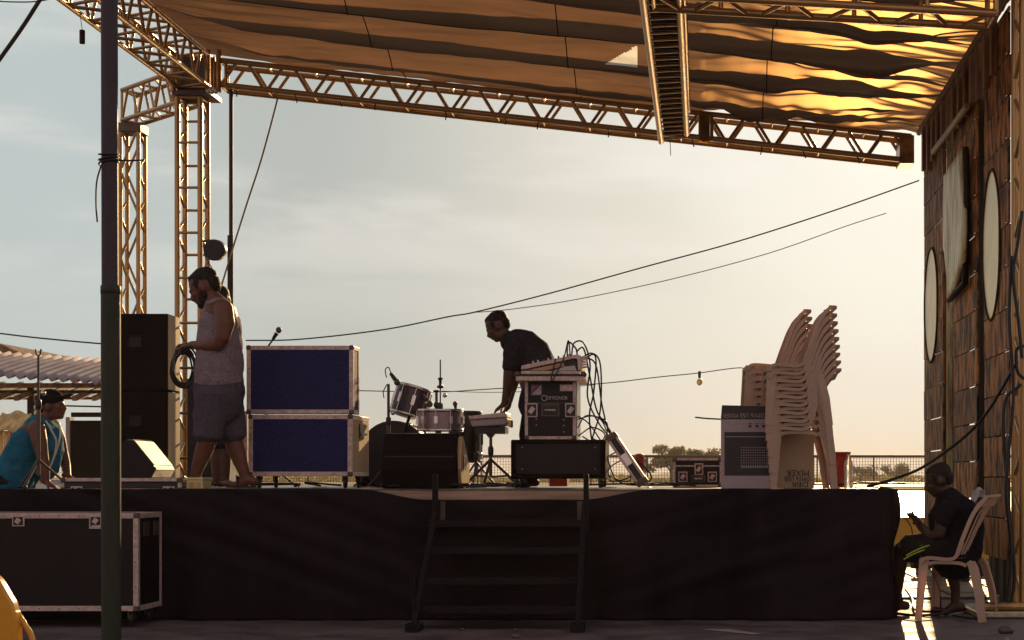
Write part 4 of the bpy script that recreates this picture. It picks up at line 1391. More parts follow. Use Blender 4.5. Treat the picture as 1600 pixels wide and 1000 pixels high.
handle_dish(rk, XX(860, RY), RY - .003, ZZ(641, RY), .15, .105)
MB().box(XX(820, RY) + .002, XX(900, RY) - .002, RY - .0042, RY - .001, ZZ(630.5, RY), ZZ(629, RY)).build('lid_seam', STEELD, rk)
for a, b in ((838, 655), (838, 664), (881, 656), (881, 665), (881, 675)):
    MB().ell(P(a, b, RY - .004), (.006, .004, .006), n=8, m=6).build('rivet', CHROME, rk)
MB().box(XX(875, RY), XX(896, RY), RY - .003, RY - .001, ZZ(611, RY), ZZ(601, RY)).build('paper_label', ALU, rk)
sq = [XX(830, RY), XX(847, RY), ZZ(618, RY), ZZ(601, RY)]
MB().box(sq[0], sq[1], RY - .003, RY - .001, sq[2], sq[3]).build('sticker', BLUEP, rk)
MB().prism([(sq[0] + .004, sq[2] + .008), (sq[1] - .008, sq[2] + .008), (sq[1] - .008, sq[3] - .004)], RY - .0045, RY - .0032).build('sticker_triangle', PRINTL, rk)
MB().prism([(sq[0] + .004, sq[2] + .03), (sq[0] + .02, sq[2] + .052), (sq[0] + .05, sq[3] - .006), (sq[0] + .004, sq[3] - .006)], RY - .0045, RY - .0032).build('sticker_corner', ORANGE, rk)
text('CASE', .028, (sq[0] + .055, RY - .0052, sq[2] + .036), (radians(90), radians(-45), 0), ORANGE, rk)
text('CRYSONOR', .040, P(870, 622, RY - .004), (radians(90), 0, 0), PRINTL, rk, sx_=.82)
MB().tube([P(850.5, 622, RY - .003) + Vector((.022 * cos(a), 0, .022 * sin(a))) for a in [2 * pi * i / 16 for i in range(16)]], .003, 5, closed=True).build('logo_ring', PRINTL, rk)

mt_ = thing('mixer_tray', 'wide aluminium-edged lid tray on the rack case under the mixing desk', 'case lid', P(860, 592, 12.5))
MB().box(XX(806, 12.5), XX(913, 12.5), 12.5, 13.05, ZZ(595, 12.5), ZZ(588, 12.5)).build('lower_rail', ALU, mt_, bevel=.004)
MB().box(XX(808, 12.5), XX(912, 12.5), 12.51, 13.04, ZZ(588, 12.5), ZZ(584.5, 12.5)).build('recess', BLKPLA, mt_)
MB().box(XX(814, 12.5), XX(906, 12.5), 12.5, 13.05, ZZ(584.5, 12.5), ZZ(579.5, 12.5)).build('upper_rail', ALU, mt_, bevel=.004)
for xp in (809, 912):
    MB().ell(P(xp, 585, 12.52), .026).build('corner_ball', STEELD, mt_)
mx = thing('mixing_desk', 'slanted mixing desk propped up on the rack case, side on', 'mixer', P(860, 580, 12.55))
pr = [(814, 577), (815, 571), (899, 554), (907, 555), (909, 578), (903, 579), (902, 562), (898, 560), (820, 577)]
MB().prism([(XX(a, 12.55), ZZ(b, 12.55)) for a, b in pr], 12.55, 13.0).build('frame', ALU, mx, bevel=.004)
pr = [(821, 579), (897, 562), (901, 564), (902, 579)]
MB().prism([(XX(a, 12.58), ZZ(b, 12.58)) for a, b in pr], 12.58, 12.98).build('side_panel', BLKPLA, mx)
pr = [(824, 578.5), (880, 566), (882, 572), (850, 579)]
MB().prism([(XX(a, 12.565), ZZ(b, 12.565)) for a, b in pr], 12.565, 12.575).build('paper_sheet', PLYSUN, mx)
pr = [(866, 579), (882, 573), (898, 571), (901, 579)]
MB().prism([(XX(a, 12.565), ZZ(b, 12.565)) for a, b in pr], 12.56, 12.568).build('white_sheet', PRINTL, mx)
for i in range(9):
    f = i / 9
    MB().lathe([(.008, 0), (.007, .018)], P(825 + 72 * f, 569 - 14 * f, 12.6), axis=(-.2, 0, 1), n=8).build('knob', PRINTL if i % 3 else BLKPLA, mx)
for i in range(5):
    p0 = P(908, 558 + i * 4, 12.7)
    rod(p0, p0 + Vector((.05, 0, .005)), .009, 'plug', CHROME, mx)

# cables round the desk
rc = random.Random(11)
cset = [[(908, 560), (925, 552), (938, 570), (938, 640), (925, 690), (930, 730)], [(908, 564), (930, 556), (928, 610), (921, 650), (926, 700)],
        [(886, 560), (888, 535), (900, 545), (905, 560), (930, 568), (942, 640), (960, 690), (1012, 735), (1014, 752), (985, 758)],
        [(893, 556), (897, 536), (912, 536), (922, 570), (918, 620), (935, 660), (955, 685)],
        [(900, 550), (912, 545), (922, 590), (932, 640), (948, 665), (970, 700)],
        [(903, 650), (920, 662), (940, 690), (950, 700)], [(904, 655), (925, 650), (948, 660), (944, 690), (925, 685)],
        [(903, 668), (915, 650), (938, 655), (948, 680), (935, 695), (910, 682)], [(905, 680), (925, 668), (945, 678), (938, 694)],
        [(868, 560), (861, 597), (880, 562), (888, 532), (891, 556)], [(945, 700), (960, 745), (985, 750), (975, 720), (950, 735), (960, 757)],
        [(946, 715), (968, 708), (988, 740), (960, 752), (940, 742)], [(950, 742), (975, 756), (1000, 758), (1030, 757)]]
cb_l = ['black cable arching off the back of the mixing desk and dropping straight down', 'inner drooping cable close behind the mixing desk', 'longest cable looping from the mixing desk down to the leaning case',
        'cable with a high loop above the right end of the mixing desk', 'cable curving from the desk towards the leaning case', 'short cable lying over the right end of the subwoofer',
        'tangled cable loop beside the rack case, upper one', 'tangled cable loop beside the rack case, widest one', 'small tangled cable loop at the foot of the rack case',
        'thin cable crossing in front of the mixing desk in a peak', 'cable loop between subwoofer and leaning case, near the deck', 'cable loop left of the leaning case at mid height', 'cable lying flat on the deck below the leaning case']
for k, pts in enumerate(cset):
    Yc = 12.75 if k not in (9,) else 12.45
    o = MB().tube(curve([P(a, b, Yc + rc.uniform(-.1, .1) * (k > 4 and k != 9)) for a, b in pts], 7), .007 if k < 5 else .006, 6).build('audio_cable', RUBBER)
    tag(o, cb_l[k], 'cable', 'cables tangled round the mixing desk')

# leaning long case
lc = thing('leaning_case', 'long slim silver case leaning down beside the cable tangle', 'case', P(980, 758, 12.4))
a, b = P(957, 684, 12.4), P(1003, 752, 12.4)
d = (b - a).normalized()
mrot = Matrix((d, Vector((0, 1, 0)), d.cross(Vector((0, 1, 0))))).transposed()
nrm_ = mrot @ Vector((0, 0, 1))
MB().obox((a + b) / 2, ((b - a).length, .22, .055), mrot).build('body', BLKPLA, lc, bevel=.006)
for s_ in (-1, 1):
    MB().obox((a + b) / 2 + nrm_ * s_ * .034 + Vector((0, -.005, 0)), ((b - a).length * 1.02, .23, .022), mrot).build('edge_rail', ALU, lc, bevel=.004)
for p in (a, b):
    MB().obox(p, (.06, .24, .1), mrot).build('end_cap', STEELD, lc, bevel=.012)
MB().obox((a + b) / 2 + Vector((0, -.118, 0)), (.1, .01, .05), mrot).build('clasp', CHROME, lc)

# litter on the deck
marks = [(583, 'right of the blue cases'), (735, 'under the percussion pad'), (752, 'left of the pad tripod foot'), (775, 'right of the pad tripod foot'), (790, 'left of the subwoofer wheel'),
         (955, 'right of the subwoofer wheel'), (1010, 'at the foot of the leaning case'), (1038, 'left of the small flight case'), (1300, 'in front of the red bucket'),
         (1340, 'right of the clear bottle'), (1372, 'near the right corner of the stage'), (440, 'between the casters of the blue cases'), (500, 'behind the blue case casters'), (345, 'by the bearded man\'s feet')]
for k, (px_, wh) in enumerate(marks):
    for kind_ in (0, 1):
        Yd = 11.5 + rc.uniform(0, 1.6) if kind_ else 11.4 + rc.uniform(0, .8)
        c = Vector((XX(px_ + rc.uniform(-6, 6), Yd), Yd, SZ))
        if kind_ == 0:
            if k % 4 == 3:
                continue
            m = MB()
            w_, d_ = rc.uniform(.05, .12), rc.uniform(.04, .07)
            a_ = rc.uniform(0, 3)
            m.grid(lambda u, v: c + Vector(((u - .5) * w_ * cos(a_) - (v - .5) * d_ * sin(a_), (u - .5) * w_ * sin(a_) + (v - .5) * d_ * cos(a_), .006 + .012 * abs(noise.noise(Vector((u * 3 + k, v * 3, 0)))))), 6, 5, False)
            o = m.build('paper_scrap', PRINTL if k % 2 else LEMON, solid=.003)
            tag(o, 'crumpled pale scrap on the deck ' + wh, 'scrap', 'pale scraps littering the stage deck')
        else:
            pts = [c + Vector((rc.uniform(-.25, .25), rc.uniform(-.2, .2), .012 + rc.uniform(0, .03))) for _ in range(5)]
            o = MB().tube(curve(pts, 6), .008, 5).build('loose_cable', RUBBER)
            tag(o, 'short black cable curled on the deck ' + wh, 'cable', 'loose cables littering the stage deck')

# red bollard, small case behind
rbd = thing('red_bollard', 'dark red post with rounded top behind the leaning case', 'bollard', P(999, 757, 16.9))
MB().lathe([(.058, 0), (.058, .30), (.05, .335), (.02, .345)], (XX(999, 16.9), 16.9, SZ), n=20).build('post', RED, rbd)
rbb = thing('red_crate', 'small red box seen under the subwoofer on the deck', 'box', P(872, 755, 14.6))
MB().box(XX(858, 14.6), XX(886, 14.6), 14.6, 14.8, SZ + .001, ZZ(744, 14.6)).build('box', RED, rbb, bevel=.004)
SCY = 13.2
sc_ = flight_case('flight_case', 'small black flight case with silver latches left of the mixer carton', XX(1052, SCY), XX(1128, SCY), SCY, SCY + .4, SZ + .002, ZZ(716, SCY), BLKLAM, ew=.02)
MB().box(XX(1052, SCY), XX(1128, SCY), SCY - .004, SCY - .001, ZZ(729, SCY), ZZ(727, SCY)).build('lid_seam', ALU, sc_)
butterfly(sc_, XX(1067, SCY), SCY - .003, ZZ(745, SCY), .08, .09); butterfly(sc_, XX(1113, SCY), SCY - .003, ZZ(745, SCY), .08, .09)
butterfly(sc_, XX(1092, SCY), SCY - .003, ZZ(733, SCY), .075, .1)
handle_dish(sc_, XX(1091, SCY), SCY - .003, ZZ(748, SCY), .12, .06)

# mixer carton
BX = 11.6
cbx = thing('mixer_carton', 'silver mixer carton standing upside down with a dark lid and printed picture', 'carton', P(1165, 765, BX))
x0, x1 = XX(1127, BX), XX(1207, BX)
MB().box(x0, x1, BX, BX + .28, SZ + .001, ZZ(655, BX)).build('carton', CARD, cbx, bevel=.003)
MB().prism([(x0 - .002, ZZ(655, BX)), (x1, ZZ(655, BX)), (x1 - .01, ZZ(635, BX)), (x0 + .006, ZZ(633, BX))], BX - .002, BX + .282).build('lid', PRINT, cbx, bevel=.003)
MB().box(XX(1132, BX), XX(1203, BX), BX - .003, BX - .001, ZZ(743, BX), ZZ(675, BX)).build('printed_picture', PRINT, cbx)
pm = MB()
for i in range(12):
    for j in range(8):
        pm.box(XX(1158 + i * 3.6, BX), XX(1159.4 + i * 3.6, BX), BX - .0045, BX - .0035, ZZ(700 + j * 4, BX), ZZ(698.4 + j * 4, BX))
    pm.box(XX(1158 + i * 3.6, BX), XX(1160.4 + i * 3.6, BX), BX - .0045, BX - .0035, ZZ(731, BX), ZZ(728.6, BX))
pm.build('printed_knobs', CARD, cbx)['kind'] = 'stuff'
MB().box(XX(1134, BX), XX(1202, BX), BX - .0045, BX - .0035, ZZ(683, BX), ZZ(682, BX)).build('printed_line', CARD, cbx)
for i, xp in enumerate((1170, 1180.5, 1191)):
    MB().box(XX(xp, BX), XX(xp + 4, BX), BX - .003, BX - .001, ZZ(668, BX), ZZ(664, BX)).build('printed_icon', PRINT, cbx)
    MB().box(XX(xp - 1, BX), XX(xp + 5, BX), BX - .003, BX - .001, ZZ(662.5, BX), ZZ(661, BX)).build('printed_icon', ORANGE, cbx)
text('DM16 USB MIXER', .048, P(1162, 649, BX - .006), (radians(90), radians(180), 0), CARD, cbx, sx_=.85)
MB().tube([P(1086, 652, BX), P(1105, 654, BX), P(1126, 655, BX)], .006, 6).build('strap', RUBBER, cbx)
c2b = thing('mixer_carton', 'tan carton with upside-down MIXER lettering behind the front legs of the chair stack', 'carton', P(1248, 765, 11.75))
BX2 = 11.75
MB().box(XX(1214, BX2), XX(1272, BX2), BX2, BX2 + .2, SZ + .001, ZZ(672, BX2)).build('carton', CARDB, c2b, bevel=.003)
text('MIXER', .068, P(1247, 738.5, BX2 - .003), (radians(90), radians(180), 0), INK, c2b, sx_=.9)
text('DM16 USB', .052, P(1246, 748, BX2 - .003), (radians(90), radians(180), 0), INK, c2b, sx_=.85)
text('DBR', .055, P(1250, 756.5, BX2 - .003), (radians(90), radians(180), 0), INK, c2b, sx_=1.25)

# bucket + bottle
bk = thing('red_bucket', 'orange red plastic bucket at the right end of the stage', 'bucket', P(1312, 765, 12.2))
MB().lathe([(.068, 0), (.088, .24), (.094, .27), (.098, .272), (.098, .285), (.09, .285), (.085, .27), (.066, .01)], (XX(1310, 12.2), 12.2, SZ + .002), n=28).build('bucket', RED, bk)
MB().tube([(XX(1310, 12.2) + .095 * cos(a), 12.2 - .1 * sin(a) * .3 - .03, SZ + .25 - .1 * sin(a)) for a in [pi * i / 10 for i in range(11)]], .004, 5).build('bail', STEELD, bk)
bt = thing('plastic_bottle', 'clear glinting plastic bottle in front of the red bucket', 'bottle', P(1326, 766, 11.7))
MB().lathe([(.03, 0), (.036, .01), (.036, .06), (.032, .08), (.036, .1), (.036, .17), (.03, .2), (.014, .235), (.012, .25)], (XX(1326, 11.7), 11.7, SZ + .001), n=20).build('bottle', GLASSB, bt)
MB().lathe([(.014, 0), (.014, .015)], (XX(1326, 11.7), 11.7, SZ + .25), n=12).build('cap', PRINTL, bt)


# ------------------------------------------------------------------ monobloc chair, faces -X
def ribbon(mb, pts, w, y0, y1):
    """strip along (x,z) points with half-width w[i], extruded between y0 and y1"""
    n = len(pts)
    w = w if isinstance(w, (list, tuple)) else [w] * n
    L_, R_ = [], []
    for i in range(n):
        a = Vector(pts[max(0, i - 1)]); b = Vector(pts[min(n - 1, i + 1)])
        t_ = (b - a).normalized(); nn = Vector((-t_.y, t_.x))
        p = Vector(pts[i])
        L_.append(p + nn * w[i]); R_.append(p - nn * w[i])
    for i in range(n - 1):
        mb.prism([(L_[i].x, L_[i].y), (L_[i + 1].x, L_[i + 1].y), (R_[i + 1].x, R_[i + 1].y), (R_[i].x, R_[i].y)], y0, y1)


def crv2(pts, k=5):
    return [(p.x, p.z) for p in curve([(a, 0, b) for a, b in pts], k)]


def strip3(mb, path, w, th, wd=(0, 1, 0)):
    """ribbon of rectangular section along 3D path: w = half-width list across normal, th = half thickness along wd"""
    n = len(path)
    vs = []
    wd = Vector(wd)
    for i in range(n):
        t_ = (path[min(n - 1, i + 1)] - path[max(0, i - 1)]).normalized()
        s_ = wd - t_ * wd.dot(t_); s_.normalize()
        nn = t_.cross(s_).normalized()
        ww_ = w[i] if isinstance(w, (list, tuple)) else w
        for a, b in ((-1, -1), (1, -1), (1, 1), (-1, 1)):
            vs.append(path[i] + nn * ww_ * a + s_ * th * b)
    fs = [(0, 1, 2, 3), tuple(range(4 * n - 1, 4 * n - 5, -1))]
    for i in range(n - 1):
        for j in range(4):
            fs.append((4 * i + j, 4 * i + 4 + j, 4 * i + 4 + (j + 1) % 4, 4 * i + (j + 1) % 4))
    mb.add(vs, fs, False)


def make_chair(label, group=None):
    r = thing('plastic_chair', label, 'chair', (0, 0, 0), group)
    hw = .215
    for s_ in (-1, 1):
        ya = s_ * hw
        m_ = MB()
        path = [Vector(p) for p in ((-.232, ya + s_ * .045, 0), (-.218, ya + s_ * .03, .2), (-.205, ya, .39), (-.20, ya - s_ * .004, .437))]
        strip3(m_, path, [.020, .026, .032, .034], .006)
        strip3(m_, [p + Vector((-.022 - .012 * i / 3, -s_ * .02, 0)) for i, p in enumerate(path)], .006, .024)
        m_.build('leg', WHITEPL, r)
        m_ = MB()
        path = [Vector(p) for p in ((.215, ya * .95 + s_ * .045, 0), (.190, ya * .95 + s_ * .03, .2), (.145, ya * .95, .38), (.115, ya * .95 - s_ * .004, .425))]
        strip3(m_, path, [.020, .026, .028, .018], .006)
        strip3(m_, [p + Vector((.022 + .008 * i / 3, -s_ * .02, 0)) for i, p in enumerate(path)], .006, .024)
        m_.build('leg', WHITEPL, r)
    m_ = MB()
    m_.grid(lambda u, v: (-.232 + .30 * u, (-hw + 2 * hw * v) * (1 - .04 * u), .446 - .016 * sin(pi * u) * sin(pi * v) - .012 * (u < .04)), 12, 8)
    m_.box(-.235, -.225, -hw + .01, hw - .01, .41, .444)
    # side rims sweep from the front leg along the seat and up into the backrest, flaring outwards
    rim = crv2([(-.222, .40), (-.212, .432), (-.175, .446), (-.10, .443), (-.03, .438), (.02, .452), (.052, .50), (.075, .56)], 5)
    for s_ in (-1, 1):
        path = [Vector((a, s_ * (hw + .012 - .012 * i / len(rim)), b)) for i, (a, b) in enumerate(rim)]
        strip3(m_, path, [.011] * 6 + [.012] * (len(path) - 6), .011)
        path = [Vector((a, s_ * (hw - .004), b)) for a, b in crv2([(-.17, .40), (-.14, .413), (-.05, .416), (.05, .412), (.10, .395)], 4)]
        strip3(m_, path, .012, .004)
    m_.build('seat', WHITEPL, r, solid=0)
    m_ = MB()
    prof_ = crv2([(.035, .47), (.062, .55), (.098, .65), (.135, .745), (.18, .82), (.24, .885)], 4)
    for s_ in (-1, 1):
        path = [Vector((a, s_ * (hw * (.985 - .26 * max(0, (b - .58)) / .29)), b)) for a, b in prof_]
        strip3(m_, path, [.0125] * (len(path) - 6) + [.015, .015, .015, .014, .012, .008], .019)
    top = [Vector((.238 + .055 * (1 - (y / .15) ** 2), y, .885 + .008 * (1 - (y / .15) ** 2))) for y in [-.16 + .032 * i for i in range(11)]]
    strip3(m_, top, .010, .009, wd=(0, 0, 1))
    strip3(m_, [Vector((p.x - .033, p.y * 1.05, p.z - .05)) for p in top], .006, .024, wd=(.5, 0, 1))
    for y in (-.1, -.05, 0, .05, .1):
        path = [Vector((a + (.02 + .04 * i / len(prof_)) * (1 - (y / .16) ** 2), y * (1 + .2 * (1 - i / len(prof_))), b)) for i, (a, b) in enumerate(prof_)]
        strip3(m_, path, .004, .014)
    m_.build('backrest', WHITEPL, r)
    return r


chair0 = make_chair('white plastic chair the boy sits on, beside the stage end')
chair0.location = (1.845, 11.12, .004)
chair0.rotation_euler = (0, 0, radians(-22))


def put_chair(x, y, z, label, group, rz=0.0):
    c = copy_tree(chair0)
    c.location = (x, y, z); c.rotation_euler = (0, 0, rz)
    c['label'] = label; c['group'] = group
    return c


ordn = ['lowest', 'second lowest', 'third from bottom', 'fourth from bottom', 'middle', 'fourth from top', 'third from top', 'second highest', 'topmost']
FX = 11.55
for k in range(9):
    put_chair(XX(1252, FX) - .0045 * k + R(-.002, .002), FX, SZ + .002 + .0585 * k, f'white plastic chair, {ordn[k]} of the front stack on the stage', 'front stack of white plastic chairs', radians(3 + R(-.8, .8)))
BX_ = 12.35
for k in range(10):
    lab = (ordn[:5] + ['fifth from top'] + ordn[5:])[k]
    put_chair(XX(1217, BX_) - .0045 * k + R(-.002, .002), BX_, SZ + .002 + .0585 * k, f'white plastic chair, {lab} of the rear stack behind the mixer carton', 'rear stack of white plastic chairs', radians(3 + R(-.8, .8)))

# yellow chair at bottom left, near the camera
yc = thing('yellow_chair', 'glossy yellow moulded chair back cut off by the bottom left corner', 'chair', P(10, 1000, 6.5))
yY = 6.5
pts = [(-80, 1300), (-85, 1000), (-60, 918), (-30, 896), (-8, 900), (12, 930), (22, 952), (27, 1000), (32, 1300)]
MB().prism([(p.x, p.z) for p in curve([Vector((XX(a, yY), 0, ZZ(b, yY))) for a, b in pts], 8)], yY, yY + .06).build('backrest', YELLOW, yc, bevel=.018)
MB().tube(curve([P(a, b, yY + .05) for a, b in ((12, 925), (26, 955), (38, 975), (52, 1005), (60, 1100), (62, 1300))], 6), .012, 8).build('rim', YELLOW, yc)
MB().box(XX(-85, yY), XX(60, yY), yY - .02, yY - .5, ZZ(1130, yY) - .03, ZZ(1130, yY)).build('seat', YELLOW, yc, bevel=.02)
for a in (-75, 50):
    for d in (0.02, -.45):
        rod((XX(a, yY), yY + d, .0), (XX(a, yY), yY + d, ZZ(1130, yY)), .018, 'leg', YELLOW, yc)


# ------------------------------------------------------------------ people
def hand(mb, wrist, d, n, size=1.0, curl=.5, thumb=1):
    """palm along d, fingers curl towards n"""
    d = Vector(d).normalized(); n = Vector(n); n = (n - d * n.dot(d)).normalized(); s_ = d.cross(n).normalized()
    w = Vector(wrist)
    L = .085 * size
    pc = w + d * L * .55
    rot = Matrix((s_, n, d)).transposed()
    mb.ell(pc, (.042 * size, .017 * size, .055 * size), rot)
    mb.limb([w - d * .03, w + d * .02], [.024 * size, .023 * size], n=10, cap=2)
    for i, (off, ln) in enumerate(((-.030, .072), (-.010, .08), (.011, .075), (.030, .058))):
        p = w + d * L + s_ * off * size
        dd = d.copy(); ang_ = 0
        path = [w + d * L * .6 + s_ * off * .8 * size, p]
        for seg, fr in enumerate((.45, .32, .25)):
            ang_ += curl * (.8 + .12 * i)
            dd = (d * cos(ang_) + n * sin(ang_)).normalized()
            p = p + dd * ln * fr * size
            path.append(p)
        mb.limb(path, [.0095 * size, .0092 * size, .0085 * size, .008 * size, .007 * size], n=8, cap=2)
    b = w + d * L * .25 - s_ * .028 * size * thumb
    t1 = (d * .7 - s_ * .6 * thumb + n * .35).normalized()
    t2 = (d * .85 - s_ * .1 * thumb + n * .6).normalized()
    mb.limb([b, b + t1 * .04 * size, b + t1 * .04 * size + t2 * .03 * size], [.013 * size, .011 * size, .0085 * size], n=8, cap=2)


def head(mb, hair, c, fwd, up, sz=1.0, beard=None, eyes=None):
    """c = centre of the skull; face toward fwd"""
    f = Vector(fwd).normalized(); u = Vector(up); u = (u - f * u.dot(f)).normalized(); s_ = f.cross(u).normalized()
    M3 = Matrix((f, s_, u)).transposed()
    T = lambda a, b, c_: Vector(c) + M3 @ Vector((a * sz, b * sz, c_ * sz))
    mb.ell(T(-.008, 0, .02), (.098 * sz, .077 * sz, .095 * sz), M3, 16, 12)      # skull
    mb.ell(T(.03, 0, -.045), (.06 * sz, .058 * sz, .07 * sz), M3, 14, 10)         # face
    mb.ell(T(.055, 0, -.092), (.032 * sz, .035 * sz, .024 * sz), M3)              # chin
    mb.ell(T(.015, 0, -.075), (.055 * sz, .055 * sz, .035 * sz), M3)              # jaw
    mb.ell(T(.082, 0, .012), (.018 * sz, .05 * sz, .014 * sz), M3)                # brow
    mb.limb([T(.085, 0, .0), T(.108, 0, -.03), T(.10, 0, -.04)], [.010 * sz, .014 * sz, .013 * sz], n=8, cap=2)   # nose
    for q in (-1, 1):
        mb.ell(T(.096, q * .012, -.038), (.011 * sz, .010 * sz, .008 * sz), M3)
        mb.ell(T(.065, q * .037, -.022), (.028 * sz, .022 * sz, .020 * sz), M3)   # cheek
        mb.ell(T(-.005, q * .078, -.012), (.020 * sz, .010 * sz, .031 * sz), M3)  # ear
    mb.ell(T(.087, 0, -.060), (.014 * sz, .024 * sz, .0065 * sz), M3)
    mb.ell(T(.085, 0, -.071), (.013 * sz, .021 * sz, .0065 * sz), M3)
    if hair is not None:
        hair.ell(T(-.026, 0, .050), (.092 * sz, .078 * sz, .074 * sz), M3, 18, 12)
        hair.ell(T(-.064, 0, .010), (.050 * sz, .068 * sz, .078 * sz), M3, 14, 10)
        for q_ in (-1, 1):
            hair.ell(T(.012, q_ * .060, .026), (.030 * sz, .020 * sz, .042 * sz), M3, 12, 8)
        hair.ell(T(.02, 0, .078), (.052 * sz, .056 * sz, .036 * sz), M3, 12, 8)
    if beard is not None:
        beard.ell(T(.050, 0, -.090), (.048 * sz, .048 * sz, .038 * sz), M3)
        beard.ell(T(.028, 0, -.085), (.05 * sz, .056 * sz, .036 * sz), M3)
        for q in (-1, 1):
            beard.ell(T(.004, q * .068, -.03), (.016 * sz, .012 * sz, .048 * sz), M3)
            beard.ell(T(.022, q * .047, -.062), (.038 * sz, .018 * sz, .050 * sz), M3)
        beard.ell(T(.088, 0, -.050), (.013 * sz, .03 * sz, .006 * sz), M3)
    if eyes is not None:
        for q in (-1, 1):
            eyes.ell(T(.083, q * .030, -.008), (.009 * sz, .013 * sz, .007 * sz), M3)
    return T


def foot(mb, ankle, toe, w=.042):
    a, t = Vector(ankle), Vector(toe)
    d = (t - a); d.z = 0; d.normalize()
    gz = t.z
    mb.limb([Vector((a.x, a.y, gz + .035)) - d * .05, Vector((a.x, a.y, gz + .045)), (a + t) / 2 + Vector((0, 0, .0)), Vector((t.x, t.y, gz + .02))],
            [(.035, .034), (.045, .036), (.032, w), (.02, w)], n=12)
    for k in range(5):
        s_ = d.cross(Vector((0, 0, 1)))
        p = Vector((t.x, t.y, gz + .016)) + s_ * (k - 2) * .018
        mb.limb([p, p + d * (.035 - .004 * abs(k - 1))], [.011 if k else .014, .009], n=8, cap=2)


def sole(mb, ankle, toe, w=.05, z=None, th=.018):
    a, t = Vector(ankle), Vector(toe)
    d = (t - a); d.z = 0; d.normalize(); s_ = d.cross(Vector((0, 0, 1)))
    z = z if z is not None else t.z
    pts_ = []
    for (f_, w_) in ((-.075, .6), (-.04, .8), (.04, .7), (.13, .95), (.19, .95), (.225, .6)):
        pts_.append((a + d * f_, w_ * w))
    vs = []
    for zz in (z - th, z):
        for p, ww_ in pts_:
            vs.append(Vector((p.x, p.y, zz)) + s_ * ww_)
        for p, ww_ in reversed(pts_):
            vs.append(Vector((p.x, p.y, zz)) - s_ * ww_)
    n = len(pts_) * 2
    mb.add(vs, [tuple(range(n)), tuple(reversed(range(n, 2 * n)))] + [(i, i + n, (i + 1) % n + n, (i + 1) % n) for i in range(n)])


# --- man coiling a cable, left of the blue cases
M1 = 12.0
q = lambda x, y, dy=0: P(x, y, M1 + dy)
px = M1 / F
man = thing('person', 'bearded man in grey sleeveless shirt and grey shorts coiling a black cable on stage', 'person', q(345, 762))
bo, ha, be, ey = MB(), MB(), MB(), MB()
head(bo, ha, q(319, 449), (-1, 0, -.55), (-.5, 0, 1), 1.2, be, ey)
bo.limb([q(322, 460), q(335, 473), q(344, 490)], [(.072, .066), (.088, .078), (.115, .13)])
bo.limb([q(344, 492), q(345, 530), q(343, 570), q(342, 600)], [(.13, .18), (.145, .17), (.15, .165), (.13, .14)])
# arms: near (camera side) and far
for dy, dx in ((-.20, 0), (.20, -4)):
    sg = -1 if dy < 0 else 1
    bo.limb([q(349 + dx, 482, dy * .9), q(352 + dx, 505, dy * 1.12), q(347 + dx, 528, dy * 1.15), q(340 + dx, 539, dy * 1.05)], [(.075, .07), (.074, .066), (.06, .056), (.054, .05)])
    bo.limb([q(342 + dx, 537, dy * 1.08), q(322 + dx, 540, dy * .85), q(303 + dx, 539, dy * .5)], [(.055, .052), (.046, .044), (.032, .031)])
    hand(bo, q(303 + dx, 539, dy * .5), (-1, -sg * .1, -.12), (0, -sg * .25, -1), 1.05, .62, -sg)
# legs
bo.limb([q(333, 610, -.1), q(329, 660, -.1), q(324, 688, -.1), q(318, 706, -.08), q(309, 730, -.06), q(303, 750, -.06)], [(.09, .07), (.085, .08), (.072, .07), (.068, .062), (.05, .047), (.036, .036)])
bo.limb([q(353, 612, .1), q(358, 660, .1), q(364, 688, .1), q(371, 708, .1), q(379, 732, .1), q(384, 750, .1)], [(.09, .07), (.085, .08), (.072, .07), (.066, .062), (.048, .046), (.036, .036)])
zf = SZ + .022
fa, ft_ = q(303, 757, -.06), q(278, 760, -.06); fa.z = zf; ft_.z = zf
foot(bo, fa, fa + Vector((-.17, 0, 0)))
fb = q(386, 757, .1); fb.z = zf
foot(bo, fb, fb + Vector((-.17, 0, 0)))
bo.build('body', SKIN, man, remesh=.0075, smooth_it=5)
o = ha.build('hair', HAIR, man, remesh=.006, smooth_it=2)
th = bpy.data.textures.new('hair tufts', 'CLOUDS'); th.noise_scale = .018
dm = o.modifiers.new('tufts', 'DISPLACE'); dm.texture = th; dm.strength = .012; dm.mid_level = .5
be.build('beard', HAIR, man, remesh=.007, smooth_it=2)
ey.build('eyes', INK, man)
sh_ = MB()
sh_.limb([q(341, 486), q(343, 500), q(344, 530), q(343, 560), q(342, 585), q(342, 598)], [(.115, .15), (.15, .195), (.165, .205), (.178, .20), (.182, .20), (.183, .20)], n=28, cap=2)
sh_.limb([q(336, 484, -.11), q(352, 486, -.11), q(362, 505, -.08)], [.035, .035, .05])
sh_.limb([q(336, 484, .11), q(352, 486, .11), q(362, 505, .08)], [.035, .035, .05])
sh_.limb([q(356, 500), q(363, 540), q(362, 580)], [(.07, .16), (.07, .17), (.08, .17)])
o = sh_.build('tank_top', GREYT, man, remesh=.011, smooth_it=4)
tx = bpy.data.textures.new('cloth folds', 'CLOUDS'); tx.noise_scale = .11; tx.noise_depth = 2
dm = o.modifiers.new('folds', 'DISPLACE'); dm.texture = tx; dm.strength = .028; dm.mid_level = .5
so_ = MB()
so_.limb([q(342, 592), q(342, 612), q(342, 630)], [(.18, .185), (.19, .19), (.185, .185)], n=24)
so_.limb([q(334, 615, -.1), q(328, 650, -.1), q(324, 682, -.1)], [(.135, .125), (.125, .115), (.112, .11)], n=20, cap=1)
so_.limb([q(352, 615, .1), q(358, 650, .1), q(362, 682, .1)], [(.135, .125), (.125, .115), (.112, .11)], n=20, cap=1)
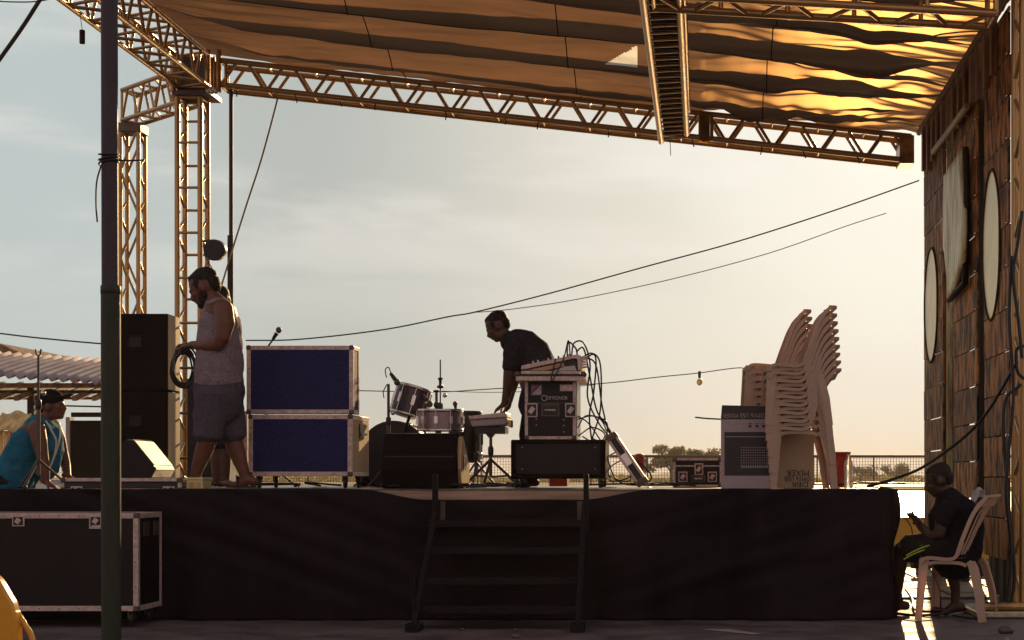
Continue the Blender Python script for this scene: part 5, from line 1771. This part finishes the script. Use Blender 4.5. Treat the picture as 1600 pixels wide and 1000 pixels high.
o = so_.build('shorts', GREYS, man, remesh=.011, smooth_it=3)
dm = o.modifiers.new('folds', 'DISPLACE'); dm.texture = tx; dm.strength = .03; dm.mid_level = .5
sn = MB()
sole(sn, fa, fa + Vector((-.17, 0, 0)), z=zf, th=.02); sole(sn, fb, fb + Vector((-.17, 0, 0)), z=zf, th=.02)
sn.build('sandals', BLKPLA, man)
st_ = MB()
for f_ in (fa, fb):
    st_.tube([f_ + Vector((-.06, -.045, .0)), f_ + Vector((-.07, -.03, .055)), f_ + Vector((-.08, 0, .07)), f_ + Vector((-.07, .03, .055)), f_ + Vector((-.06, .045, 0))], .011, 6)
st_.build('sandal_straps', BLKPLA, man)
cc = thing('cable_coil', 'loose coil of black cable hanging from the bearded man\'s hands', 'cable', q(288, 575))
for k in range(9):
    m = MB()
    cx_, cz_ = 287 + rc.uniform(-3, 3), 574 + rc.uniform(-3, 5)
    rx, rz = rc.uniform(15, 22), rc.uniform(25, 34)
    n_ = 30
    dyk = rc.uniform(-.10, .05)
    m.tube([q(cx_ + rx * cos(2 * pi * i / n_) + rc.uniform(-.5, .5), cz_ + rz * sin(2 * pi * i / n_) * (1 if sin(2 * pi * i / n_) > 0 else .95), dyk + .03 * cos(2 * pi * i / n_)) for i in range(n_)], .0075, 6, closed=True)
    m.build('cable_loop', RUBBER, cc)

# --- person almost hidden behind him
H1 = 13.6
q2 = lambda x, y, dy=0: P(x - 4, y + 3 * (y < 640), H1 + dy)
per2 = thing('person', 'person nearly hidden behind the bearded man, only dark hair showing above his shoulder', 'person', q2(348, 760))
bo, ha = MB(), MB()
head(bo, ha, q2(349, 466), (-.2, 1, -.2), (0, 0, 1), 1.0)
bo.limb([q2(350, 475), q2(349, 495)], [.055, .07])
bo.limb([q2(349, 495), q2(349, 560), q2(349, 625)], [(.15, .11), (.14, .11), (.15, .12)])
bo.limb([q2(335, 500, 0), q2(331, 535, 0), q2(334, 560, -.05)], [.055, .048, .035])
bo.limb([q2(363, 500, 0), q2(366, 535, 0), q2(362, 560, .05)], [.055, .048, .035])
hand(bo, q2(334, 563, -.05), (0, -.2, -1), (0, 1, 0)); hand(bo, q2(362, 563, .05), (0, .2, -1), (0, 1, 0))
for s_ in (-1, 1):
    bo.limb([q2(349 + s_ * 7, 620), q2(349 + s_ * 7, 690), q2(349 + s_ * 7, 748)], [.085, .06, .04])
    f_ = q2(349 + s_ * 7, 757); f_.z = SZ + .005
    foot(bo, f_, f_ + Vector((0, .15, 0)))
bo.build('body', SKIND, per2, remesh=.01)
ha.build('hair', HAIR, per2, remesh=.01)
MB().limb([q2(349, 492), q2(349, 530), q2(349, 600)], [(.14, .12), (.16, .14), (.16, .13)], n=20).build('shirt', BLKT, per2, remesh=.015)
m = MB()
for s_ in (-1, 1):
    m.limb([q2(349 + s_ * 6, 605), q2(349 + s_ * 7, 690)], [.11, .09], n=16)
m.build('shorts', JEANS, per2, remesh=.015)

# --- man bending over the pad
M2 = 13.3
q = lambda x, y, dy=0: P(x, y, M2 + dy)
man2 = thing('person', 'man in dark t-shirt bending forward to reach the percussion pad', 'person', q(850, 758))
bo, ha, ey = MB(), MB(), MB()
head(bo, ha, q(777, 510), (-1, 0, -.62), (-.55, 0, 1), 1.04, None, ey)
bo.limb([q(783, 520), q(795, 530), q(808, 540)], [(.06, .058), (.068, .066), (.08, .1)])
bo.limb([q(812, 548), q(828, 570), q(840, 600)], [(.13, .17), (.14, .17), (.15, .17)])
for dy in (-.19, .2):
    k_ = 1 if dy < 0 else 0
    if k_:
        bo.limb([q(802, 542, dy), q(798, 565, dy * 1.1), q(795, 590, dy * 1.1)], [(.065, .06), (.06, .055), (.05, .046)])
        bo.limb([q(795, 588, dy * 1.1), q(793, 610, dy), q(788, 632, dy * .8)], [(.05, .047), (.043, .04), (.029, .028)])
        hand(bo, q(788, 631, dy * .8), (-.75, 0, -.6), (-.3, 0, -1), 1.05, .42, 1)
    else:
        bo.limb([q(812, 542, dy), q(812, 565, dy * 1.1), q(806, 590, dy * 1.1)], [(.065, .06), (.06, .055), (.05, .046)])
        bo.limb([q(806, 588, dy * 1.1), q(798, 612, dy), q(793, 636, dy * .5)], [(.05, .047), (.043, .04), (.029, .028)])
        hand(bo, q(793, 636, dy * .5), (-.5, 0, -.85), (-1, 0, 0), 1.0, .4, -1)
for s_ in (-1, 1):
    bo.limb([q(840, 600, s_ * .08), q(826, 680, s_ * .11), q(830, 720, s_ * .12), q(829, 750, s_ * .12)], [(.10, .09), (.065, .06), (.055, .05), (.038, .038)])
    f_ = q(828, 757, s_ * .12); f_.z = SZ + .005
    foot(bo, f_, f_ + Vector((-.17, 0, 0)))
bo.build('body', SKIND, man2, remesh=.0085, smooth_it=4)
o = ha.build('hair', HAIR, man2, remesh=.0065, smooth_it=2)
dm = o.modifiers.new('tufts', 'DISPLACE'); dm.texture = th; dm.strength = .012; dm.mid_level = .5
ey.build('eyes', INK, man2)
m = MB()
m.limb([q(800, 534), q(815, 545), q(830, 562), q(841, 584), q(845, 608)], [(.10, .16), (.165, .20), (.18, .20), (.165, .19), (.155, .18)], n=26)
m.limb([q(806, 526), q(826, 532), q(843, 546), q(854, 566)], [(.07, .14), (.09, .16), (.09, .16), (.07, .16)])
m.limb([q(804, 540, -.2), q(799, 560, -.21), q(797, 577, -.21)], [(.085, .08), (.076, .072), (.068, .065)], cap=1)
m.limb([q(808, 540, .2), q(806, 560, .21), q(803, 577, .21)], [(.085, .08), (.076, .072), (.068, .065)], cap=1)
o = m.build('t_shirt', NAVY, man2, remesh=.012, smooth_it=4)
dm = o.modifiers.new('folds', 'DISPLACE'); dm.texture = tx; dm.strength = .025; dm.mid_level = .5
m = MB()
m.limb([q(846, 600), q(842, 618), q(836, 632)], [(.15, .18), (.16, .18), (.15, .17)], n=22)
for s_ in (-1, 1):
    m.limb([q(838, 625, s_ * .1), q(826, 680, s_ * .11), q(830, 750, s_ * .12)], [(.11, .10), (.085, .08), (.06, .06)], n=16, cap=1)
m.build('trousers', JEANS, man2, remesh=.012, smooth_it=4)

# --- man in turquoise vest and cap leaning on his arms at far left
M3_ = 11.95
q = lambda x, y, dy=0: P(x, y, M3_ + dy)
man3 = thing('person', 'man in turquoise vest and dark cap leaning on straight arms at the far left', 'person', q(20, 760))
bo, ha, cap_, ey = MB(), MB(), MB(), MB()
T = head(bo, ha, q(81, 634), (1, 0, .12), (-.12, 0, 1), .98, None, ey)
bo.limb([q(76, 646), q(66, 662), q(58, 674)], [(.055, .055), (.06, .06), (.07, .10)])
bo.limb([q(58, 675), q(42, 700), q(20, 745)], [(.11, .17), (.12, .16), (.13, .16)])
bo.limb([q(57, 668, -.19), q(62, 690, -.22), q(66, 712, -.22)], [(.066, .06), (.058, .054), (.046, .044)])
bo.limb([q(66, 710, -.22), q(69, 730, -.22), q(72, 752, -.22)], [(.046, .044), (.042, .04), (.029, .028)])
hand(bo, q(72, 753, -.22), (.9, 0, -.5), (0, 0, -1), 1.0, .15, 1)
bo.limb([q(82, 668, .18), q(92, 690, .2), q(98, 710, .2)], [(.066, .06), (.058, .054), (.044, .042)])
bo.limb([q(98, 709, .2), q(103, 728, .18), q(106, 746, .1)], [(.044, .042), (.038, .036), (.027, .027)])
bo.limb([q(60, 668, 0), q(82, 666, .16)], [(.07, .07), (.065, .065)])
hand(bo, q(106, 745, .1), (.85, 0, -.4), (0, 0, -1), 1.0, .15, -1)
bo.limb([q(14, 742, -.1), q(-40, 755, -.1), q(-95, 750, -.1)], [.08, .065, .045])
bo.limb([q(14, 742, .1), q(-40, 752, .12), q(-95, 750, .12)], [.08, .065, .045])
bo.build('body', SKIN, man3, remesh=.0085, smooth_it=4)
ha.build('hair', HAIR, man3, remesh=.009, smooth_it=3)
ey.build('eyes', INK, man3)
M3m = Matrix((Vector((1, 0, .12)).normalized(), Vector((0, -1, 0)), Vector((-.12, 0, 1)).normalized())).transposed()
cap_.ell(T(-.012, 0, .05), (.108, .088, .085), M3m, 18, 12)
cap_.limb([T(.06, 0, .055), T(.13, 0, .062), T(.17, 0, .072)], [(.012, .07), (.009, .065), (.006, .045)], n=16)
cap_.build('cap', BLKT, man3, remesh=.007, smooth_it=2)
m = MB()
m.limb([q(62, 672), q(52, 690), q(38, 715), q(22, 748), q(10, 760)], [(.125, .17), (.14, .185), (.155, .19), (.17, .19), (.16, .19)], n=24)
m.limb([q(74, 664, -.05), q(84, 672, .02), q(84, 700, 0), q(72, 738, 0)], [(.04, .10), (.05, .12), (.06, .13), (.06, .14)])
o = m.build('vest', TEAL, man3, remesh=.011, smooth_it=4)
dm = o.modifiers.new('folds', 'DISPLACE'); dm.texture = tx; dm.strength = .05; dm.mid_level = .5
m = MB()
m.tube(curve([q(72, 658, -.1), q(80, 672, -.17), q(88, 690, -.16), q(84, 715, -.17), q(74, 740, -.2)]), .008, 6)
m.tube(curve([q(92, 660, 0), q(94, 680, -.12), q(88, 705, -.15), (q(78, 730, -.18))]), .006, 6)
m.build('white_trim', WHITET, man3)
m = MB()
m.limb([q(22, 745, 0), q(4, 752)], [(.15, .18), (.15, .18)], n=20)
for s_ in (-1, 1):
    m.limb([q(10, 748, s_ * .1), q(-45, 752, s_ * .11)], [.10, .085], n=14)
m.build('shorts', JEANS, man3, remesh=.014)

# --- boy seated with a phone
M4 = 11.25
q = lambda x, y, dy=0: P(x, y, M4 + dy)
boy = thing('person', 'boy in black shirt and striped shorts sitting on the white chair looking at a phone', 'person', q(1480, 950))
bo, ha, ey = MB(), MB(), MB()
head(bo, ha, q(1466, 750), (-1, .15, -.4), (-.4, 0, 1), .99, None, ey)
bo.limb([q(1474, 764), q(1482, 776), q(1488, 790)], [(.052, .052), (.058, .058), (.08, .1)])
bo.limb([q(1490, 795), q(1494, 830), q(1492, 862)], [(.11, .15), (.12, .15), (.13, .15)])
bo.limb([q(1480, 792, -.17), q(1472, 812, -.19), q(1468, 834, -.19)], [(.055, .052), (.05, .047), (.042, .04)])
bo.limb([q(1468, 833, -.19), q(1454, 838, -.15), q(1441, 822, -.1)], [(.042, .04), (.036, .034), (.025, .024)])
hand(bo, q(1440, 822, -.1), (-.45, 0, .8), (-1, 0, .1), .9, .38, 1)
bo.limb([q(1480, 792, .17), q(1466, 815, .19), q(1460, 836, .17)], [(.055, .052), (.05, .047), (.042, .04)])
bo.limb([q(1460, 835, .17), q(1448, 832, .1), q(1438, 824, 0)], [(.042, .04), (.036, .034), (.025, .024)])
hand(bo, q(1438, 822, .0), (-.5, -.2, .7), (-1, 0, .1), .9, .35, -1)
# legs
bo.limb([q(1488, 866, -.1), q(1445, 856, -.1), q(1412, 856, -.1)], [(.085, .08), (.075, .07), (.06, .058)])
kz = .03
f1 = q(1405, 948, .25); f1.z = kz
bo.limb([q(1409, 858, -.05), q(1405, 890, .08), q(1402, 925, .2), f1 + Vector((0, 0, .04))], [(.06, .057), (.052, .05), (.037, .035), (.03, .03)])
foot(bo, f1, f1 + Vector((-.15, 0, 0)))
bo.limb([q(1492, 866, .1), q(1482, 862, .12), q(1478, 868, .12)], [(.08, .08), (.08, .075), (.075, .07)])
f2_ = q(1492, 938, .15); f2_.z = kz
bo.limb([q(1482, 870, .1), q(1488, 895, .12), q(1493, 922, .15), f2_ + Vector((0, 0, .04))], [(.068, .06), (.052, .05), (.037, .035), (.032, .032)])
foot(bo, f2_, f2_ + Vector((-.15, -.03, 0)))
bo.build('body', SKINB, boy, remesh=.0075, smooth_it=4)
o = ha.build('hair', HAIR, boy, remesh=.0065, smooth_it=2)
dm = o.modifiers.new('tufts', 'DISPLACE'); dm.texture = th; dm.strength = .012; dm.mid_level = .5
ey.build('eyes', INK, boy)
m = MB()
m.limb([q(1482, 782), q(1486, 798), q(1490, 830), q(1492, 868)], [(.10, .14), (.165, .18), (.18, .18), (.18, .18)], n=24)
m.limb([q(1492, 780), q(1508, 795), q(1520, 825), q(1518, 860)], [(.06, .12), (.085, .15), (.085, .15), (.08, .15)])
m.limb([q(1486, 788, -.13), q(1480, 797, -.17), q(1474, 814, -.19)], [(.075, .07), (.08, .075), (.066, .06)], cap=2)
m.limb([q(1486, 788, .13), q(1480, 797, .17), q(1472, 814, .19)], [(.075, .07), (.08, .075), (.066, .06)], cap=2)
o = m.build('t_shirt', BLKT, boy, remesh=.011, smooth_it=4)
dm = o.modifiers.new('folds', 'DISPLACE'); dm.texture = tx; dm.strength = .022; dm.mid_level = .5
m = MB()
m.limb([q(1498, 866), q(1480, 866)], [(.13, .17), (.12, .17)], n=22)
m.limb([q(1490, 864, -.1), q(1450, 857, -.1), q(1415, 857, -.1)], [(.13, .11), (.115, .10), (.10, .09)], n=20, cap=1)
m.limb([q(1490, 864, .1), q(1476, 864, .12), q(1474, 884, .12)], [(.11, .10), (.10, .095), (.085, .085)], n=20, cap=1)
m.build('shorts', BLKT, boy, remesh=.011, smooth_it=3)
m = MB()
for k in range(3):
    pts = []
    for i in range(7):
        a = i / 6
        x_, y_ = 1412 + 36 * a + k * 4, 874 - 22 * a + (a * a) * 6 - k * 6 + 4
        pts.append(q(x_, y_ - 4, -.203 + .012 * abs(a - .5) + .016 * (k == 2) + .006 * (k == 0)))
    m.tube(curve(pts, 3), .0055, 6)
m.build('side_stripes', LIME, boy)
ph = thing('phone', 'small dark phone held in the seated boy\'s hand', 'phone', q(1430, 812, -.07))
MB().obox(q(1430, 812, -.06), (.012, .075, .14), Quaternion((0, 1, 0), -.35)).build('body', BLKPLA, ph, bevel=.004)
MB().tube(curve([q(1414, 808, -.06), q(1424, 825, -.06), q(1428, 850, -.1), q(1434, 862, -.18), q(1462, 905, -.2), q(1470, 940, -.2), q(1466, 972, -.1)]), .0045, 6).build('charger_cord', RUBBER, ph)

# little bundle behind the boy's shoulder
cl_ = thing('white_cloth', 'crumpled white cloth hung on the top of the boy\'s chair', 'cloth', q(1532, 775, .15))
MB().grid(lambda u, v: q(1517 + 22 * u, 764 + 22 * v * (1 - .5 * u) + 3 * sin(u * 8), .18 + .05 * sin(u * 6 + v * 4)), 12, 10).build('cloth', WHITET, cl_, solid=.004)

# cables and debris on the ground at right
for k, (pts, lb) in enumerate((([(1400, 965), (1440, 968), (1500, 960), (1540, 948), (1570, 955), (1600, 950)], 'black cable snaking under the boy\'s chair to the right tower'),
                               ([(1415, 925), (1425, 940), (1430, 958), (1460, 962), (1520, 955)], 'cable curling round the front leg of the boy\'s chair'),
                               ([(1490, 968), (1530, 972), (1560, 950), (1590, 942)], 'cable lying in front of the metal tower base'))):
    vs = []
    for (a, b) in pts:
        Yg = EYE * F / (b - CY)
        vs.append((XX(a, Yg), Yg, .03))
    o = MB().tube(curve(vs, 6), .011, 6).build('ground_cable', RUBBER)
    tag(o, lb, 'cable', 'cables on the ground at the right')
lb_ = ['dark stone on the asphalt near the right bottom edge', 'dark pebble in front of the stage steps', 'small dark pebble close behind it, nearest the steps', 'tiny stone left of the stage steps']
for k, (a, b, r_) in enumerate(((1572, 990, .035), (806, 997, .018), (805, 986, .012), (722, 985, .012))):
    Yg = EYE * F / (b - CY)
    o = MB().ell((XX(a, Yg), Yg, r_ * .6), (r_ * 1.6, r_, r_), n=9, m=6).build('stone', STEELD)
    tag(o, lb_[k], 'stone')
# painted mark remnants on the ground
o = MB().add([(XX(1095, 10.35), 10.35, .004), (XX(1175, 10.0), 10.0, .004), (XX(1190, 10.05), 10.05, .004), (XX(1140, 10.35), 10.35, .004)], [(0, 1, 2, 3)]).build('painted_mark', ALU)
tag(o, 'faded pale paint mark on the ground in front of the stage', 'paint mark')
# pipe / bench silhouettes in the yard behind the boy
yb = thing('yard_pipe', 'dark rolled pipe lying on the yard paving behind the boy\'s chair', 'pipe', (XX(1500, 15.6), 15.6, .03))
MB().tube([(XX(1425, 15.6), 15.6, .15), (XX(1545, 15.6), 15.8, .13)], .05, 10).build('pipe', BLKPLA, yb)
for a in (1440, 1530):
    MB().box(XX(a, 15.6) - .04, XX(a, 15.6) + .04, 15.55, 15.75, .02, .1).build('support', WOODDK, yb)

# ------------------------------------------------------------------ air
hz = bpy.data.materials.new('evening haze'); hz.use_nodes = True
hz.node_tree.nodes.clear()
pv = hz.node_tree.nodes.new('ShaderNodeVolumePrincipled')
pv.inputs['Color'].default_value = (.95, .84, .76, 1); pv.inputs['Density'].default_value = .0004; pv.inputs['Anisotropy'].default_value = .3
ho = hz.node_tree.nodes.new('ShaderNodeOutputMaterial')
hz.node_tree.links.new(pv.outputs[0], ho.inputs['Volume'])
o = MB().box(-720, 720, -32, 1620, -1.4, 18).build('haze', hz)
tag(o, 'thin warm evening haze filling the air over the whole place', 'haze', kind='stuff')
sc.cycles.volume_bounces = 0
